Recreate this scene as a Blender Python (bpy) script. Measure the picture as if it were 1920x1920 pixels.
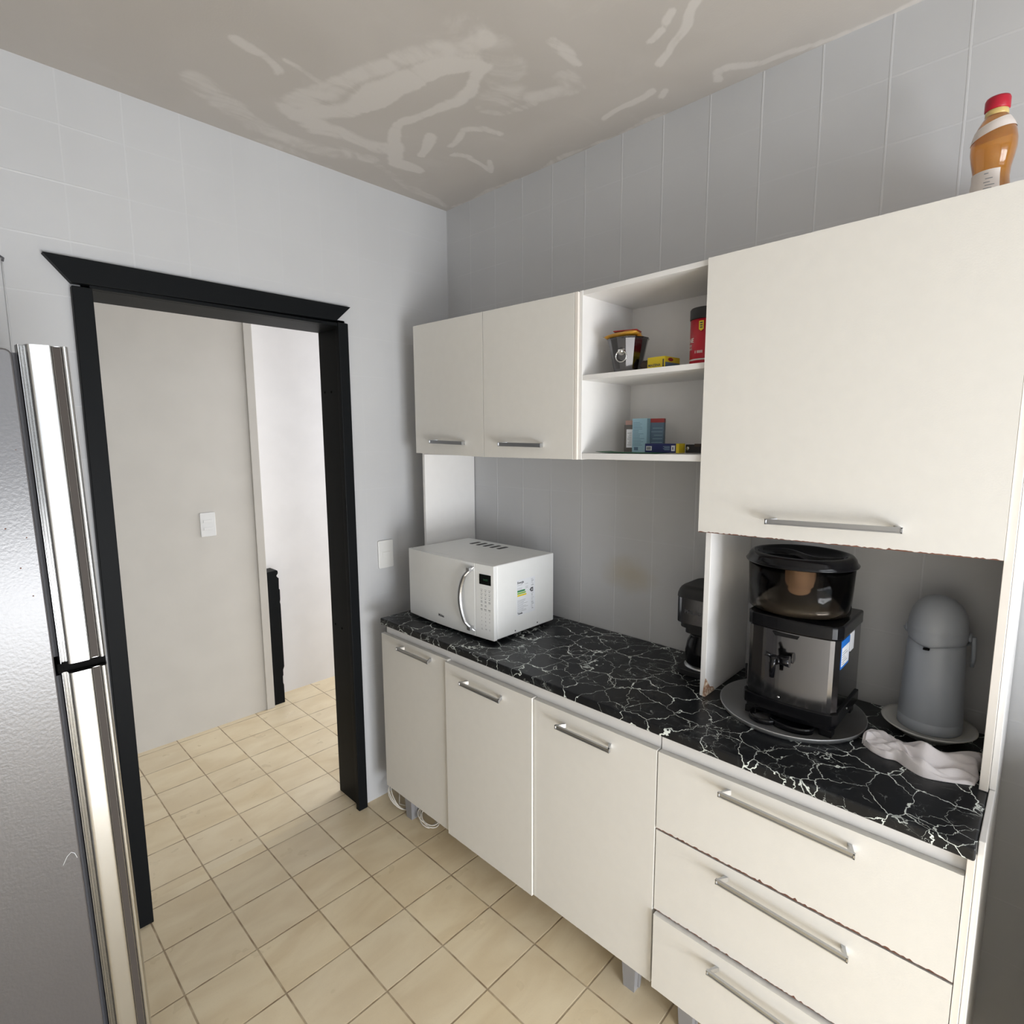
import bpy, bmesh, math, random
import numpy as np
from mathutils import Vector, Matrix
random.seed(7)
PI = math.pi
for o in list(bpy.data.objects):
    bpy.data.objects.remove(o)
SC = bpy.context.scene
COL = SC.collection
PXY = 'xyz'

# ---------------------------------------------------------------- camera
cam = bpy.data.cameras.new('camera')
camo = bpy.data.objects.new('camera', cam)
COL.objects.link(camo)
PIT, YAW, ROLL = -0.1299, -0.8014, -0.0051
cam.sensor_fit = 'HORIZONTAL'
cam.sensor_width = 36.0
cam.lens = 1056.04 / 1920 * 36.0
cam.clip_start = 0.02
fw = Vector((-math.sin(YAW) * math.cos(PIT), math.cos(YAW) * math.cos(PIT), math.sin(PIT)))
rt = Vector((math.cos(YAW), math.sin(YAW), 0))
up = rt.cross(fw)
r2 = rt * math.cos(ROLL) + up * math.sin(ROLL)
u2 = -rt * math.sin(ROLL) + up * math.cos(ROLL)
camo.matrix_world = Matrix(((r2.x, u2.x, -fw.x, -1.7057), (r2.y, u2.y, -fw.y, -2.0480), (r2.z, u2.z, -fw.z, 1.5817), (0, 0, 0, 1)))
SC.camera = camo

# ---------------------------------------------------------------- light
SC.view_settings.view_transform = 'Standard'
SC.view_settings.look = 'None'
SC.view_settings.gamma = 1.0
SC.view_settings.exposure = -0.1
SC.view_settings.use_curve_mapping = False
world = bpy.data.worlds.new('world')
SC.world = world
world.use_nodes = True
world.node_tree.nodes['Background'].inputs[0].default_value = (0.75, 0.85, 1.0, 1)
world.node_tree.nodes['Background'].inputs[1].default_value = 1.0

def area(name, loc, rot, sx, sy, power, color):
    l = bpy.data.lights.new(name, 'AREA')
    l.shape = 'RECTANGLE'
    l.size, l.size_y, l.energy, l.color = sx, sy, power, color
    o = bpy.data.objects.new(name, l)
    COL.objects.link(o)
    o.location = loc
    o.rotation_euler = rot
    return o
# daylight through the kitchen window (south wall) and the hallway window (east end)
area('kitchen_window_daylight', (-1.40, -3.98, 1.675), (PI / 2, 0, 0), 1.78, 1.42, 15, (0.94, 0.97, 1.0))
area('kitchen_door_daylight', (-1.25, -3.98, 0.52), (PI / 2, 0, 0), 1.45, 0.8, 100, (0.95, 0.97, 1.0))
area('kitchen_window_skylight', (-1.4, -4.1, 2.3), (math.radians(30), 0, 0), 1.7, 0.5, 16, (0.94, 0.97, 1.0))
area('hallway_window_daylight', (1.68, 0.76, 1.45), (PI / 2, 0, PI / 2), 0.98, 1.7, 43, (0.95, 0.96, 1.0))
# ---------------------------------------------------------------- node helpers
def new_mat(name):
    m = bpy.data.materials.new(name)
    m.use_nodes = True
    nt = m.node_tree
    return m, nt, nt.nodes['Principled BSDF']

class N:
    """thin wrapper for building node trees"""
    def __init__(s, nt):
        s.nt = nt
    def node(s, t, **kw):
        n = s.nt.nodes.new(t)
        for k, v in kw.items():
            setattr(n, k, v)
        return n
    def set(s, sock, v):
        if isinstance(v, bpy.types.NodeSocket):
            s.nt.links.new(v, sock)
        elif v is not None:
            sock.default_value = v
    def math(s, op, a, b=None, c=None, clamp=False):
        n = s.node('ShaderNodeMath', operation=op, use_clamp=clamp)
        for i, v in enumerate((a, b, c)):
            if v is not None:
                s.set(n.inputs[i], v)
        return n.outputs[0]
    def pos(s):
        return s.node('ShaderNodeNewGeometry').outputs['Position']
    def obj(s):
        return s.node('ShaderNodeTexCoord').outputs['Object']
    def sep(s, v):
        n = s.node('ShaderNodeSeparateXYZ')
        s.set(n.inputs[0], v)
        return n.outputs
    def comb(s, x, y, z):
        n = s.node('ShaderNodeCombineXYZ')
        for i, v in enumerate((x, y, z)):
            s.set(n.inputs[i], v)
        return n.outputs[0]
    def vmath(s, op, a, b=None, scale=None):
        n = s.node('ShaderNodeVectorMath', operation=op)
        s.set(n.inputs[0], a)
        if b is not None:
            s.set(n.inputs[1], b)
        if scale is not None:
            s.set(n.inputs['Scale'], scale)
        return n.outputs[0]
    def noise(s, vec, scale, detail=3, rough=0.5, dist=0.0, out=0):
        n = s.node('ShaderNodeTexNoise')
        s.set(n.inputs['Vector'], vec)
        n.inputs['Scale'].default_value = scale
        n.inputs['Detail'].default_value = detail
        n.inputs['Roughness'].default_value = rough
        n.inputs['Distortion'].default_value = dist
        return n.outputs[out]
    def ramp(s, v, lo, hi, a=0.0, b=1.0, smooth=True):
        n = s.node('ShaderNodeMapRange', interpolation_type='SMOOTHSTEP' if smooth else 'LINEAR')
        s.set(n.inputs[0], v)
        for i, x in enumerate((lo, hi, a, b)):
            s.set(n.inputs[i + 1], x)
        return n.outputs[0]
    def mix(s, f, a, b, mode='MIX'):
        n = s.node('ShaderNodeMix', data_type='RGBA', blend_type=mode)
        s.set(n.inputs[0], f)
        s.set(n.inputs[6], a)
        s.set(n.inputs[7], b)
        return n.outputs[2]
    def bump(s, h, strength, dist, normal=None):
        n = s.node('ShaderNodeBump')
        n.inputs['Strength'].default_value = strength
        n.inputs['Distance'].default_value = dist
        s.set(n.inputs['Height'], h)
        if normal is not None:
            s.set(n.inputs['Normal'], normal)
        return n.outputs[0]
    def gridline(s, c, origin, pitch, w):
        """1 on the joint lines of a tile grid, 0 between"""
        u = s.math('DIVIDE', s.math('SUBTRACT', c, origin), pitch)
        f = s.math('ABSOLUTE', s.math('SUBTRACT', s.math('FRACT', s.math('ADD', u, 0.5)), 0.5))
        return s.ramp(f, w / pitch * 0.35, w / pitch, 1.0, 0.0)

def simple(name, col, rough=0.5, metal=0.0, bump=0.0, bscale=200, spec=0.5, var=0.0, coat=0.0):
    m, nt, b = new_mat(name)
    n = N(nt)
    b.inputs['Roughness'].default_value = rough
    b.inputs['Metallic'].default_value = metal
    b.inputs['Specular IOR Level'].default_value = spec
    b.inputs['Coat Weight'].default_value = coat
    c = (*col, 1)
    p = n.obj()
    if var:
        v = n.ramp(n.noise(p, 6, 4), 0.3, 0.7, 1 - var, 1 + var * 0.3)
        n.set(b.inputs['Base Color'], n.mix(1.0, c, n.comb(v, v, v), 'MULTIPLY'))
    else:
        v = n.ramp(n.noise(p, 30, 2), 0.3, 0.7, 0.985, 1.0)
        n.set(b.inputs['Base Color'], n.mix(1.0, c, n.comb(v, v, v), 'MULTIPLY'))
    if bump:
        n.set(b.inputs['Normal'], n.bump(n.noise(p, bscale, 2), bump, 0.0006))
    return m

# ---------------------------------------------------------------- surface materials
def wall_mat(name, col, axis, origin, vstr, hstr, fade=None, stain=False):
    m, nt, b = new_mat(name)
    n = N(nt)
    P = n.pos()
    x, y, z = n.sep(P)
    h = (x, y)[axis]
    wob = n.math('MULTIPLY', n.math('SUBTRACT', n.noise(P, 5, 2), 0.5), 0.004)
    gv = n.gridline(n.math('ADD', h, wob), origin, 0.152, 0.0035)
    gh = n.gridline(n.math('ADD', z, wob), 2.4407, 0.152, 0.0035)
    patch = n.ramp(n.noise(P, 2.3, 2), 0.38, 0.62)
    gh = n.math('MULTIPLY', gh, n.ramp(patch, 0, 1, 0.25, 1.0))
    gv = n.math('MULTIPLY', gv, n.ramp(patch, 1, 0, 0.6, 1.0))
    if fade:
        f = n.ramp(h, fade[0], fade[1], 1.0, 0.2)
        gv = n.math('MULTIPLY', gv, f)
        gh = n.math('MULTIPLY', gh, f)
    g = n.math('MAXIMUM', n.math('MULTIPLY', gv, vstr), n.math('MULTIPLY', gh, hstr))
    fine = n.noise(P, 260, 2)
    ht = n.math('ADD', n.math('MULTIPLY', g, 1.0), n.math('MULTIPLY', fine, 0.12))
    n.set(b.inputs['Normal'], n.bump(ht, 0.55, 0.0016))
    c = n.mix(n.ramp(n.noise(P, 3.5, 4), 0.3, 0.7, 0, 1), (*[k * 0.965 for k in col], 1), (*col, 1))
    c = n.mix(n.math('MULTIPLY', g, 0.22), c, (0.86, 0.87, 0.88, 1))
    if stain:
        d = n.vmath('DISTANCE', n.vmath('MULTIPLY', P, (1, 0.55, 1)), (0, -0.979 * 0.55, 1.10))
        d = n.math('ADD', nt.nodes[-1].outputs['Value'], n.math('MULTIPLY', n.math('SUBTRACT', n.noise(P, 12, 3), 0.5), 0.06))
        c = n.mix(n.ramp(d, 0.005, 0.085, 0.55, 0.0), c, (0.42, 0.36, 0.24, 1))
    n.set(b.inputs['Base Color'], c)
    b.inputs['Roughness'].default_value = 0.55
    b.inputs['Specular IOR Level'].default_value = 0.3
    return m

PAINT = (0.522, 0.528, 0.538)
M = {}
M['wall_n'] = wall_mat('tile paint door wall', PAINT, 0, -1.3678, 0.5, 0.9, fade=(-1.25, -0.85))
M['wall_e'] = wall_mat('tile paint cabinet wall', PAINT, 1, -0.1551, 1.0, 0.32, stain=True)
M['wall_plain'] = simple('cream wall paint', (0.62, 0.60, 0.57), 0.6, bump=0.1, bscale=150)
M['hall_cream'] = simple('cream hallway paint', (0.54, 0.515, 0.47), 0.6, bump=0.12, bscale=120, var=0.03)
M['wall_hall'] = simple('white hallway paint', (0.80, 0.79, 0.785), 0.6, bump=0.12, bscale=120, var=0.03)

def floor_mat():
    m, nt, b = new_mat('beige ceramic floor tile')
    n = N(nt)
    P = n.pos()
    x, y, z = n.sep(P)
    T = 0.2049
    hall = n.math('GREATER_THAN', y, 0.08)
    y0 = n.math('ADD', -0.376, n.math('MULTIPLY', hall, 0.1277 + 0.376))
    gx = n.gridline(x, -1.3411, T, 0.0036)
    gy = n.gridline(n.math('SUBTRACT', y, y0), 0.0, T, 0.0036)
    g = n.math('MAXIMUM', gx, gy)
    cx = n.math('FLOOR', n.math('DIVIDE', n.math('SUBTRACT', x, -1.3411), T))
    cy = n.math('FLOOR', n.math('DIVIDE', n.math('SUBTRACT', y, y0), T))
    wn = n.node('ShaderNodeTexWhiteNoise', noise_dimensions='3D')
    n.set(wn.inputs['Vector'], n.comb(cx, cy, hall))
    rnd = wn.outputs['Value']
    sc = n.vmath('ADD', n.vmath('MULTIPLY', P, (1, 2.2, 1)), n.vmath('SCALE', wn.outputs['Color'], scale=9.0))
    cloud = n.ramp(n.noise(sc, 4, 4, 0.55, 0.6), 0.28, 0.72)
    c = n.mix(cloud, (0.74, 0.60, 0.385, 1), (0.86, 0.735, 0.51, 1))
    c = n.mix(n.ramp(rnd, 0, 1, 0.0, 0.28), c, (0.79, 0.705, 0.55, 1))
    c = n.mix(n.ramp(n.noise(P, 420, 2), 0.62, 0.75, 0, 0.35), c, (0.40, 0.32, 0.22, 1))
    dirt = n.ramp(n.noise(P, 3.0, 4), 0.45, 0.75)
    c = n.mix(n.math('MULTIPLY', dirt, 0.12), c, (0.42, 0.34, 0.24, 1))
    vo = n.node('ShaderNodeTexVoronoi')
    n.set(vo.inputs['Vector'], n.comb(x, y, 0.0))
    vo.inputs['Scale'].default_value = 3.4
    dd = n.math('ADD', vo.outputs['Distance'], n.math('MULTIPLY', n.math('SUBTRACT', n.noise(P, 90, 2), 0.5), 0.02))
    chip = n.ramp(dd, 0.014, 0.026, 1.0, 0.0)
    c = n.mix(n.math('MULTIPLY', chip, 0.75), c, (0.25, 0.17, 0.11, 1))
    gn = n.ramp(n.noise(P, 14, 3), 0.3, 0.7, 0.45, 1.0)
    c = n.mix(n.math('MULTIPLY', g, gn), c, (0.28, 0.195, 0.115, 1))
    n.set(b.inputs['Base Color'], c)
    n.set(b.inputs['Roughness'], n.math('ADD', n.ramp(n.noise(P, 9, 3), 0.3, 0.7, 0.27, 0.42), n.math('MULTIPLY', g, 0.4)))
    ht = n.math('SUBTRACT', n.math('MULTIPLY', n.noise(P, 35, 3), 0.10), n.math('ADD', g, n.math('MULTIPLY', chip, 0.5)))
    n.set(b.inputs['Normal'], n.bump(ht, 0.5, 0.002))
    return m
M['floor'] = floor_mat()

def ceiling_mat():
    m, nt, b = new_mat('patched plaster ceiling')
    n = N(nt)
    P = n.pos()
    a = n.node('ShaderNodeAttribute', attribute_name='patch').outputs['Fac']
    warp = n.noise(P, 7, 4, 0.6, 1.5)
    brush = n.noise(n.vmath('MULTIPLY', n.vmath('ADD', P, n.vmath('SCALE', n.noise(P, 3, 2, out=1), scale=0.5)), (9, 30, 1)), 1.0, 3)
    var = n.math('ADD', n.math('MULTIPLY', n.math('SUBTRACT', warp, 0.5), 1.1), n.math('MULTIPLY', n.math('SUBTRACT', brush, 0.5), 1.3))
    s = n.ramp(n.math('ADD', a, var), 0.1, 0.85)
    s = n.math('MULTIPLY', s, n.ramp(a, 0.0, 0.35))
    faint = n.ramp(n.noise(P, 4.5, 5, 0.6, 1.5), 0.55, 0.72, 0, 0.22)
    s = n.math('MAXIMUM', s, faint)
    broad = n.ramp(n.noise(P, 1.6, 3, 0.5, 1.0), 0.35, 0.65)
    c = n.mix(broad, (0.47, 0.442, 0.412, 1), (0.50, 0.472, 0.443, 1))
    c = n.mix(n.math('MULTIPLY', s, n.ramp(a, 0.0, 0.9, 0.45, 0.7)), c, (0.66, 0.63, 0.60, 1))
    n.set(b.inputs['Base Color'], c)
    b.inputs['Roughness'].default_value = 0.75
    b.inputs['Specular IOR Level'].default_value = 0.25
    n.set(b.inputs['Normal'], n.bump(n.math('ADD', n.noise(P, 180, 3), n.math('MULTIPLY', s, 0.6)), 0.25, 0.001))
    return m
M['ceiling'] = ceiling_mat()

def marble_mat():
    m, nt, b = new_mat('black marble pattern laminate')
    n = N(nt)
    P = n.pos()
    def veins(scale, warp, w, seed):
        q = n.vmath('ADD', P, (seed, seed * 1.7, 0))
        d = n.node('ShaderNodeTexNoise')
        n.set(d.inputs['Vector'], q)
        d.inputs['Scale'].default_value = scale * 1.3
        d.inputs['Detail'].default_value = 4
        d.inputs['Roughness'].default_value = 0.6
        off = n.vmath('SCALE', n.vmath('SUBTRACT', d.outputs['Color'], (0.5, 0.5, 0.5)), scale=warp)
        v = n.node('ShaderNodeTexVoronoi', feature='DISTANCE_TO_EDGE')
        n.set(v.inputs['Vector'], n.vmath('ADD', q, off))
        v.inputs['Scale'].default_value = scale
        wid = n.ramp(n.noise(q, scale * 0.9, 2), 0.38, 0.72, 0.004, w)
        t = n.math('SUBTRACT', 1.0, n.math('DIVIDE', v.outputs['Distance'], n.math('ADD', wid, 0.0012)), clamp=True)
        return n.ramp(t, 0.0, 0.55, 0, 1)
    v1 = veins(11.5, 0.06, 0.024, 0.0)
    v2 = n.math('MULTIPLY', veins(20, 0.045, 0.020, 3.1), n.ramp(n.noise(P, 9, 2), 0.48, 0.62))
    v3 = n.math('MULTIPLY', veins(42, 0.03, 0.035, 7.7), n.ramp(n.noise(P, 12, 2), 0.55, 0.7, 0, 0.4))
    smoke = n.ramp(n.noise(P, 17, 5, 0.65, 1.2), 0.55, 0.8, 0, 0.16)
    c = n.mix(smoke, (0.008, 0.009, 0.011, 1), (0.30, 0.33, 0.34, 1))
    v = n.math('MAXIMUM', v1, n.math('MAXIMUM', v2, v3))
    c = n.mix(n.math('MULTIPLY', v, n.ramp(n.noise(P, 25, 2), 0.3, 0.55, 0.5, 1.0)), c, (0.80, 0.86, 0.82, 1))
    n.set(b.inputs['Base Color'], c)
    b.inputs['Roughness'].default_value = 0.33
    b.inputs['Specular IOR Level'].default_value = 0.35
    n.set(b.inputs['Normal'], n.bump(n.noise(P, 300, 2), 0.08, 0.0005))
    return m
M['marble'] = marble_mat()

M['door'] = simple('cream white painted board', (0.755, 0.738, 0.695), 0.42, bump=0.3, bscale=330, spec=0.35)
M['board'] = simple('white laminate board', (0.80, 0.79, 0.775), 0.38, bump=0.12, bscale=200, spec=0.4)
M['edge'] = simple('cream edge banding', (0.82, 0.775, 0.715), 0.45, bump=0.1)
M['mdf'] = simple('exposed reddish fibreboard', (0.20, 0.085, 0.055), 0.9, bump=0.6, bscale=400, var=0.25)
M['under'] = simple('dark underside board', (0.30, 0.26, 0.22), 0.8)
M['alu'] = simple('satin aluminium', (0.56, 0.57, 0.585), 0.34, 1.0, bump=0.1, bscale=500)
M['greyleg'] = simple('grey plastic leg', (0.30, 0.30, 0.31), 0.45, bump=0.1)
M['blackwood'] = simple('black painted wood', (0.006, 0.007, 0.008), 0.5, bump=0.2, bscale=140, spec=0.1)
M['blackgap'] = simple('black gap', (0.004, 0.004, 0.004), 0.9, spec=0.1)
M['fridge'] = simple('textured grey fridge enamel', (0.062, 0.058, 0.061), 0.29, bump=0.45, bscale=170, spec=0.9, var=0.04)
M['gasket'] = simple('dark grey gasket', (0.09, 0.09, 0.10), 0.6)
def steel_mat():
    m, nt, b = new_mat('brushed stainless steel')
    n = N(nt)
    P = n.obj()
    st = n.noise(n.vmath('MULTIPLY', P, (900, 900, 12)), 1.0, 2)
    b.inputs['Base Color'].default_value = (0.66, 0.66, 0.65, 1)
    b.inputs['Metallic'].default_value = 1
    n.set(b.inputs['Roughness'], n.ramp(st, 0.3, 0.7, 0.20, 0.30))
    n.set(b.inputs['Normal'], n.bump(st, 0.05, 0.0004))
    return m
M['steel'] = steel_mat()
M['trim'] = simple('bright rolled steel trim', (0.50, 0.50, 0.495), 0.20, 1.0)
M['dark_reflection'] = simple('dark painted reflection', (0.055, 0.047, 0.042), 0.5, spec=0.12)  # dark colour imitates a reflection in the chrome door edge
M['chrome'] = simple('polished chrome', (0.80, 0.80, 0.79), 0.09, 1.0)
M['polish'] = simple('polished stainless steel', (0.21, 0.21, 0.22), 0.12, 1.0, bump=0.05, bscale=40)
M['blackgloss'] = simple('glossy black plastic', (0.005, 0.005, 0.006), 0.16, spec=0.28)
M['blackmatte'] = simple('matte black plastic', (0.016, 0.016, 0.017), 0.5)
M['white'] = simple('white enamel', (0.80, 0.81, 0.80), 0.32, spec=0.5)
M['whiteplastic'] = simple('white plastic', (0.70, 0.70, 0.685), 0.35)
M['print'] = simple('grey printing', (0.27, 0.28, 0.29), 0.6)
M['darkprint'] = simple('dark printing', (0.08, 0.08, 0.09), 0.6)
M['green'] = simple('green print', (0.02, 0.22, 0.07), 0.6)
M['lime'] = simple('light green print', (0.25, 0.50, 0.08), 0.6)
M['yellow'] = simple('yellow card', (0.78, 0.60, 0.03), 0.5)
M['orangepack'] = simple('orange yellow foil', (0.60, 0.30, 0.03), 0.4, var=0.5)
M['redprint'] = simple('red print', (0.36, 0.03, 0.03), 0.5)
M['red'] = simple('red label', (0.50, 0.006, 0.022), 0.35)
M['redcap'] = simple('red cap', (0.42, 0.006, 0.025), 0.35)
M['thermos'] = simple('grey plastic flask', (0.355, 0.385, 0.425), 0.40, bump=0.08, bscale=60)
M['plate'] = simple('grey white ceramic', (0.56, 0.56, 0.53), 0.22, spec=0.5)
M['tray'] = simple('dull aluminium tray', (0.52, 0.53, 0.54), 0.38, 0.7, bump=0.15, bscale=60, var=0.15)
M['cloth'] = simple('pale white cotton', (0.80, 0.765, 0.775), 0.95, bump=0.8, bscale=900, spec=0.1)
M['lightblue'] = simple('light blue card', (0.31, 0.49, 0.58), 0.5)
M['dustblue'] = simple('dusty blue card', (0.10, 0.17, 0.25), 0.5)
M['navy'] = simple('navy blue card', (0.018, 0.025, 0.12), 0.45)
M['leaf'] = simple('green wrapper', (0.02, 0.12, 0.05), 0.5)
M['cable'] = simple('off white cable', (0.72, 0.68, 0.61), 0.5)
M['bluelabel'] = simple('blue sticker', (0.01, 0.16, 0.60), 0.4)
M['paper'] = simple('white paper label', (0.78, 0.80, 0.83), 0.6)
M['greypack'] = simple('dull brown glass', (0.10, 0.09, 0.08), 0.3)
M['pinkcap'] = simple('dusty pink lid', (0.42, 0.26, 0.22), 0.5)
M['screen'] = simple('dark display', (0.006, 0.007, 0.006), 0.12)
M['digit'] = simple('dim green digits', (0.03, 0.11, 0.05), 0.4)
M['brown'] = simple('dark brown package', (0.05, 0.03, 0.02), 0.5)

def smoked():
    m, nt, b = new_mat('smoked clear plastic')
    b.inputs['Base Color'].default_value = (0.80, 0.75, 0.68, 1)
    b.inputs['Roughness'].default_value = 0.06
    b.inputs['Transmission Weight'].default_value = 1.0
    b.inputs['IOR'].default_value = 1.2
    return m
M['smoked'] = smoked()
def juice():
    m, nt, b = new_mat('amber juice')
    n = N(nt)
    x, y, z = n.sep(n.obj())
    v = n.noise(n.obj(), 25, 2)
    n.set(b.inputs['Base Color'], n.mix(v, (0.80, 0.38, 0.05, 1), (0.62, 0.20, 0.02, 1)))
    b.inputs['Roughness'].default_value = 0.12
    b.inputs['Transmission Weight'].default_value = 0.7
    b.inputs['Coat Weight'].default_value = 1.0
    b.inputs['Coat Roughness'].default_value = 0.05
    return m
M['juice'] = juice()
M['clearneck'] = simple('yellowish bottle neck', (0.62, 0.46, 0.16), 0.15, coat=1.0)
M['labelwhite'] = simple('white bottle label', (0.72, 0.66, 0.62), 0.4)
M['clay'] = simple('clay filter candle', (0.42, 0.26, 0.16), 0.8)
M['water'] = simple('still water surface', (0.05, 0.045, 0.04), 0.12)

# ---------------------------------------------------------------- mesh builder
class MB:
    def __init__(s):
        s.v = []; s.f = []; s.mi = []; s.sm = []
    def add(s, verts, faces, mi=0, smooth=False):
        b = len(s.v)
        s.v += [tuple(v) for v in verts]
        for f in faces:
            s.f.append(tuple(b + i for i in f)); s.mi.append(mi); s.sm.append(smooth)
        return s
    def box(s, x0, x1, y0, y1, z0, z1, mi=0):
        vs = [(x, y, z) for x in (x0, x1) for y in (y0, y1) for z in (z0, z1)]
        fs = [(0, 1, 3, 2), (4, 6, 7, 5), (0, 4, 5, 1), (2, 3, 7, 6), (0, 2, 6, 4), (1, 5, 7, 3)]
        return s.add(vs, fs, mi)
    def prism(s, pts, axis, a, b, mi=0, side=None, smooth=False):
        """extrude a 2D outline along axis (0 x: pts are y,z; 1 y: x,z; 2 z: x,y)"""
        def P(p, t):
            return {0: (t, p[0], p[1]), 1: (p[0], t, p[1]), 2: (p[0], p[1], t)}[axis]
        n = len(pts)
        vs = [P(p, a) for p in pts] + [P(p, b) for p in pts]
        s.add(vs, [tuple(range(n))[::-1], tuple(range(n, 2 * n))], mi)
        base = len(s.v) - 2 * n
        for i in range(n):
            j = (i + 1) % n
            s.f.append((base + i, base + j, base + n + j, base + n + i))
            s.mi.append(mi if side is None else (side(pts[i], pts[j]) if callable(side) else side))
            s.sm.append(smooth)
        return s
    def lathe(s, prof, c=(0, 0, 0), seg=48, mi=0, sx=1.0, sy=1.0, a0=0.0, a1=2 * PI, smooth=True):
        full = abs(a1 - a0 - 2 * PI) < 1e-6
        m = seg if full else seg + 1
        b = len(s.v)
        for k in range(m):
            a = a0 + (a1 - a0) * k / seg
            for r, z in prof:
                s.v.append((c[0] + sx * r * math.cos(a), c[1] + sy * r * math.sin(a), c[2] + z))
        np_ = len(prof)
        for k in range(seg):
            k2 = (k + 1) % m
            for i in range(np_ - 1):
                s.f.append((b + k * np_ + i, b + k2 * np_ + i, b + k2 * np_ + i + 1, b + k * np_ + i + 1))
                s.mi.append(mi); s.sm.append(smooth)
        return s
    def tube(s, pts, r, seg=8, mi=0, cap=True):
        pts = [Vector(p) for p in pts]
        b = len(s.v)
        prev = None
        for i, p in enumerate(pts):
            t = (pts[min(i + 1, len(pts) - 1)] - pts[max(i - 1, 0)]).normalized()
            if prev is None:
                ref = Vector((0, 0, 1)) if abs(t.z) < 0.9 else Vector((1, 0, 0))
                u = t.cross(ref).normalized()
            else:
                u = (prev - t * prev.dot(t)).normalized()
            prev = u
            w = t.cross(u)
            rr = r(i / (len(pts) - 1)) if callable(r) else r
            for k in range(seg):
                a = 2 * PI * k / seg
                s.v.append(tuple(p + (u * math.cos(a) + w * math.sin(a)) * rr))
        for i in range(len(pts) - 1):
            for k in range(seg):
                k2 = (k + 1) % seg
                s.f.append((b + i * seg + k, b + i * seg + k2, b + (i + 1) * seg + k2, b + (i + 1) * seg + k))
                s.mi.append(mi); s.sm.append(True)
        if cap:
            for e in (0, len(pts) - 1):
                s.f.append(tuple(b + e * seg + k for k in range(seg))); s.mi.append(mi); s.sm.append(False)
        return s
    def map(s, fn, start=0):
        for i in range(start, len(s.v)):
            s.v[i] = tuple(fn(*s.v[i]))
        return s
    def build(s, name, mats, parent=None, bevel=0.0, seg=2, weld=True, loc=None):
        if not isinstance(mats, (list, tuple)):
            mats = [mats]
        me = bpy.data.meshes.new(name)
        off = Vector(loc) if loc else Vector((0, 0, 0))
        me.from_pydata([tuple(Vector(v) - off) for v in s.v], [], s.f)
        for m in mats:
            me.materials.append(M[m] if isinstance(m, str) else m)
        for p, mi, sm in zip(me.polygons, s.mi, s.sm):
            p.material_index = mi; p.use_smooth = sm
        bm = bmesh.new(); bm.from_mesh(me)
        if weld:
            bmesh.ops.remove_doubles(bm, verts=bm.verts, dist=1e-6)
        bmesh.ops.recalc_face_normals(bm, faces=bm.faces)
        bm.to_mesh(me); bm.free()
        o = bpy.data.objects.new(name, me)
        COL.objects.link(o)
        o.location = off
        if parent is not None:
            o.parent = parent
            w = Vector((0, 0, 0)); q = parent
            while q is not None:
                w += q.location; q = q.parent
            o.location = off - w
        if bevel:
            bv = o.modifiers.new('bevel', 'BEVEL')
            bv.width = bevel; bv.segments = seg; bv.limit_method = 'ANGLE'; bv.angle_limit = math.radians(40)
        return o

def thing(name, loc, label, cat, group=None):
    o = bpy.data.objects.new(name, None)
    COL.objects.link(o)
    o.location = loc
    o.empty_display_size = 0.05
    tag(o, label, cat, group)
    return o
def tag(o, label, cat, group=None):
    o['label'] = label; o['category'] = cat
    if group: o['group'] = group
    return o
def struct(o):
    o['kind'] = 'structure'
    return o
def rounded(x0, x1, y0, y1, r, n=6):
    out = []
    for cx, cy, a in ((x1 - r, y1 - r, 0), (x0 + r, y1 - r, PI / 2), (x0 + r, y0 + r, PI), (x1 - r, y0 + r, 1.5 * PI)):
        for i in range(n + 1):
            t = a + PI / 2 * i / n
            out.append((cx + r * math.cos(t), cy + r * math.sin(t)))
    return out
def text_mesh(txt, size, thick=0.0002, bold=0.0, spacing=1.0):
    cu = bpy.data.curves.new('lettering', 'FONT')
    cu.body = txt; cu.size = size; cu.extrude = thick; cu.offset = bold; cu.space_character = spacing
    cu.resolution_u = 3
    o = bpy.data.objects.new('lettering', cu)
    COL.objects.link(o)
    dg = bpy.context.evaluated_depsgraph_get()
    me = bpy.data.meshes.new_from_object(o.evaluated_get(dg))
    vs = [tuple(v.co) for v in me.vertices]; fs = [tuple(p.vertices) for p in me.polygons]
    bpy.data.objects.remove(o); bpy.data.curves.remove(cu); bpy.data.meshes.remove(me)
    return vs, fs
def put_text(mb, txt, size, fn, mi=0, thick=0.0002, bold=0.0, spacing=1.0):
    vs, fs = text_mesh(txt, size, thick, bold, spacing)
    mb.add([fn(*v) for v in vs], fs, mi)
    return mb

# ================================================================= STRUCTURE
H = 2.5825
WX0, WY0 = -2.42, -3.9
HX0, HX1, HY = -3.2, 1.62, 1.335
fl = MB()
fl.add([(HX0, WY0 - 0.1, 0), (HX1, WY0 - 0.1, 0), (HX1, HY, 0), (HX0, HY, 0)], [(0, 1, 2, 3)])
struct(fl.build('floor', 'floor'))
# threshold tile edge strip seen under the door jamb is part of the floor pattern

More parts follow.
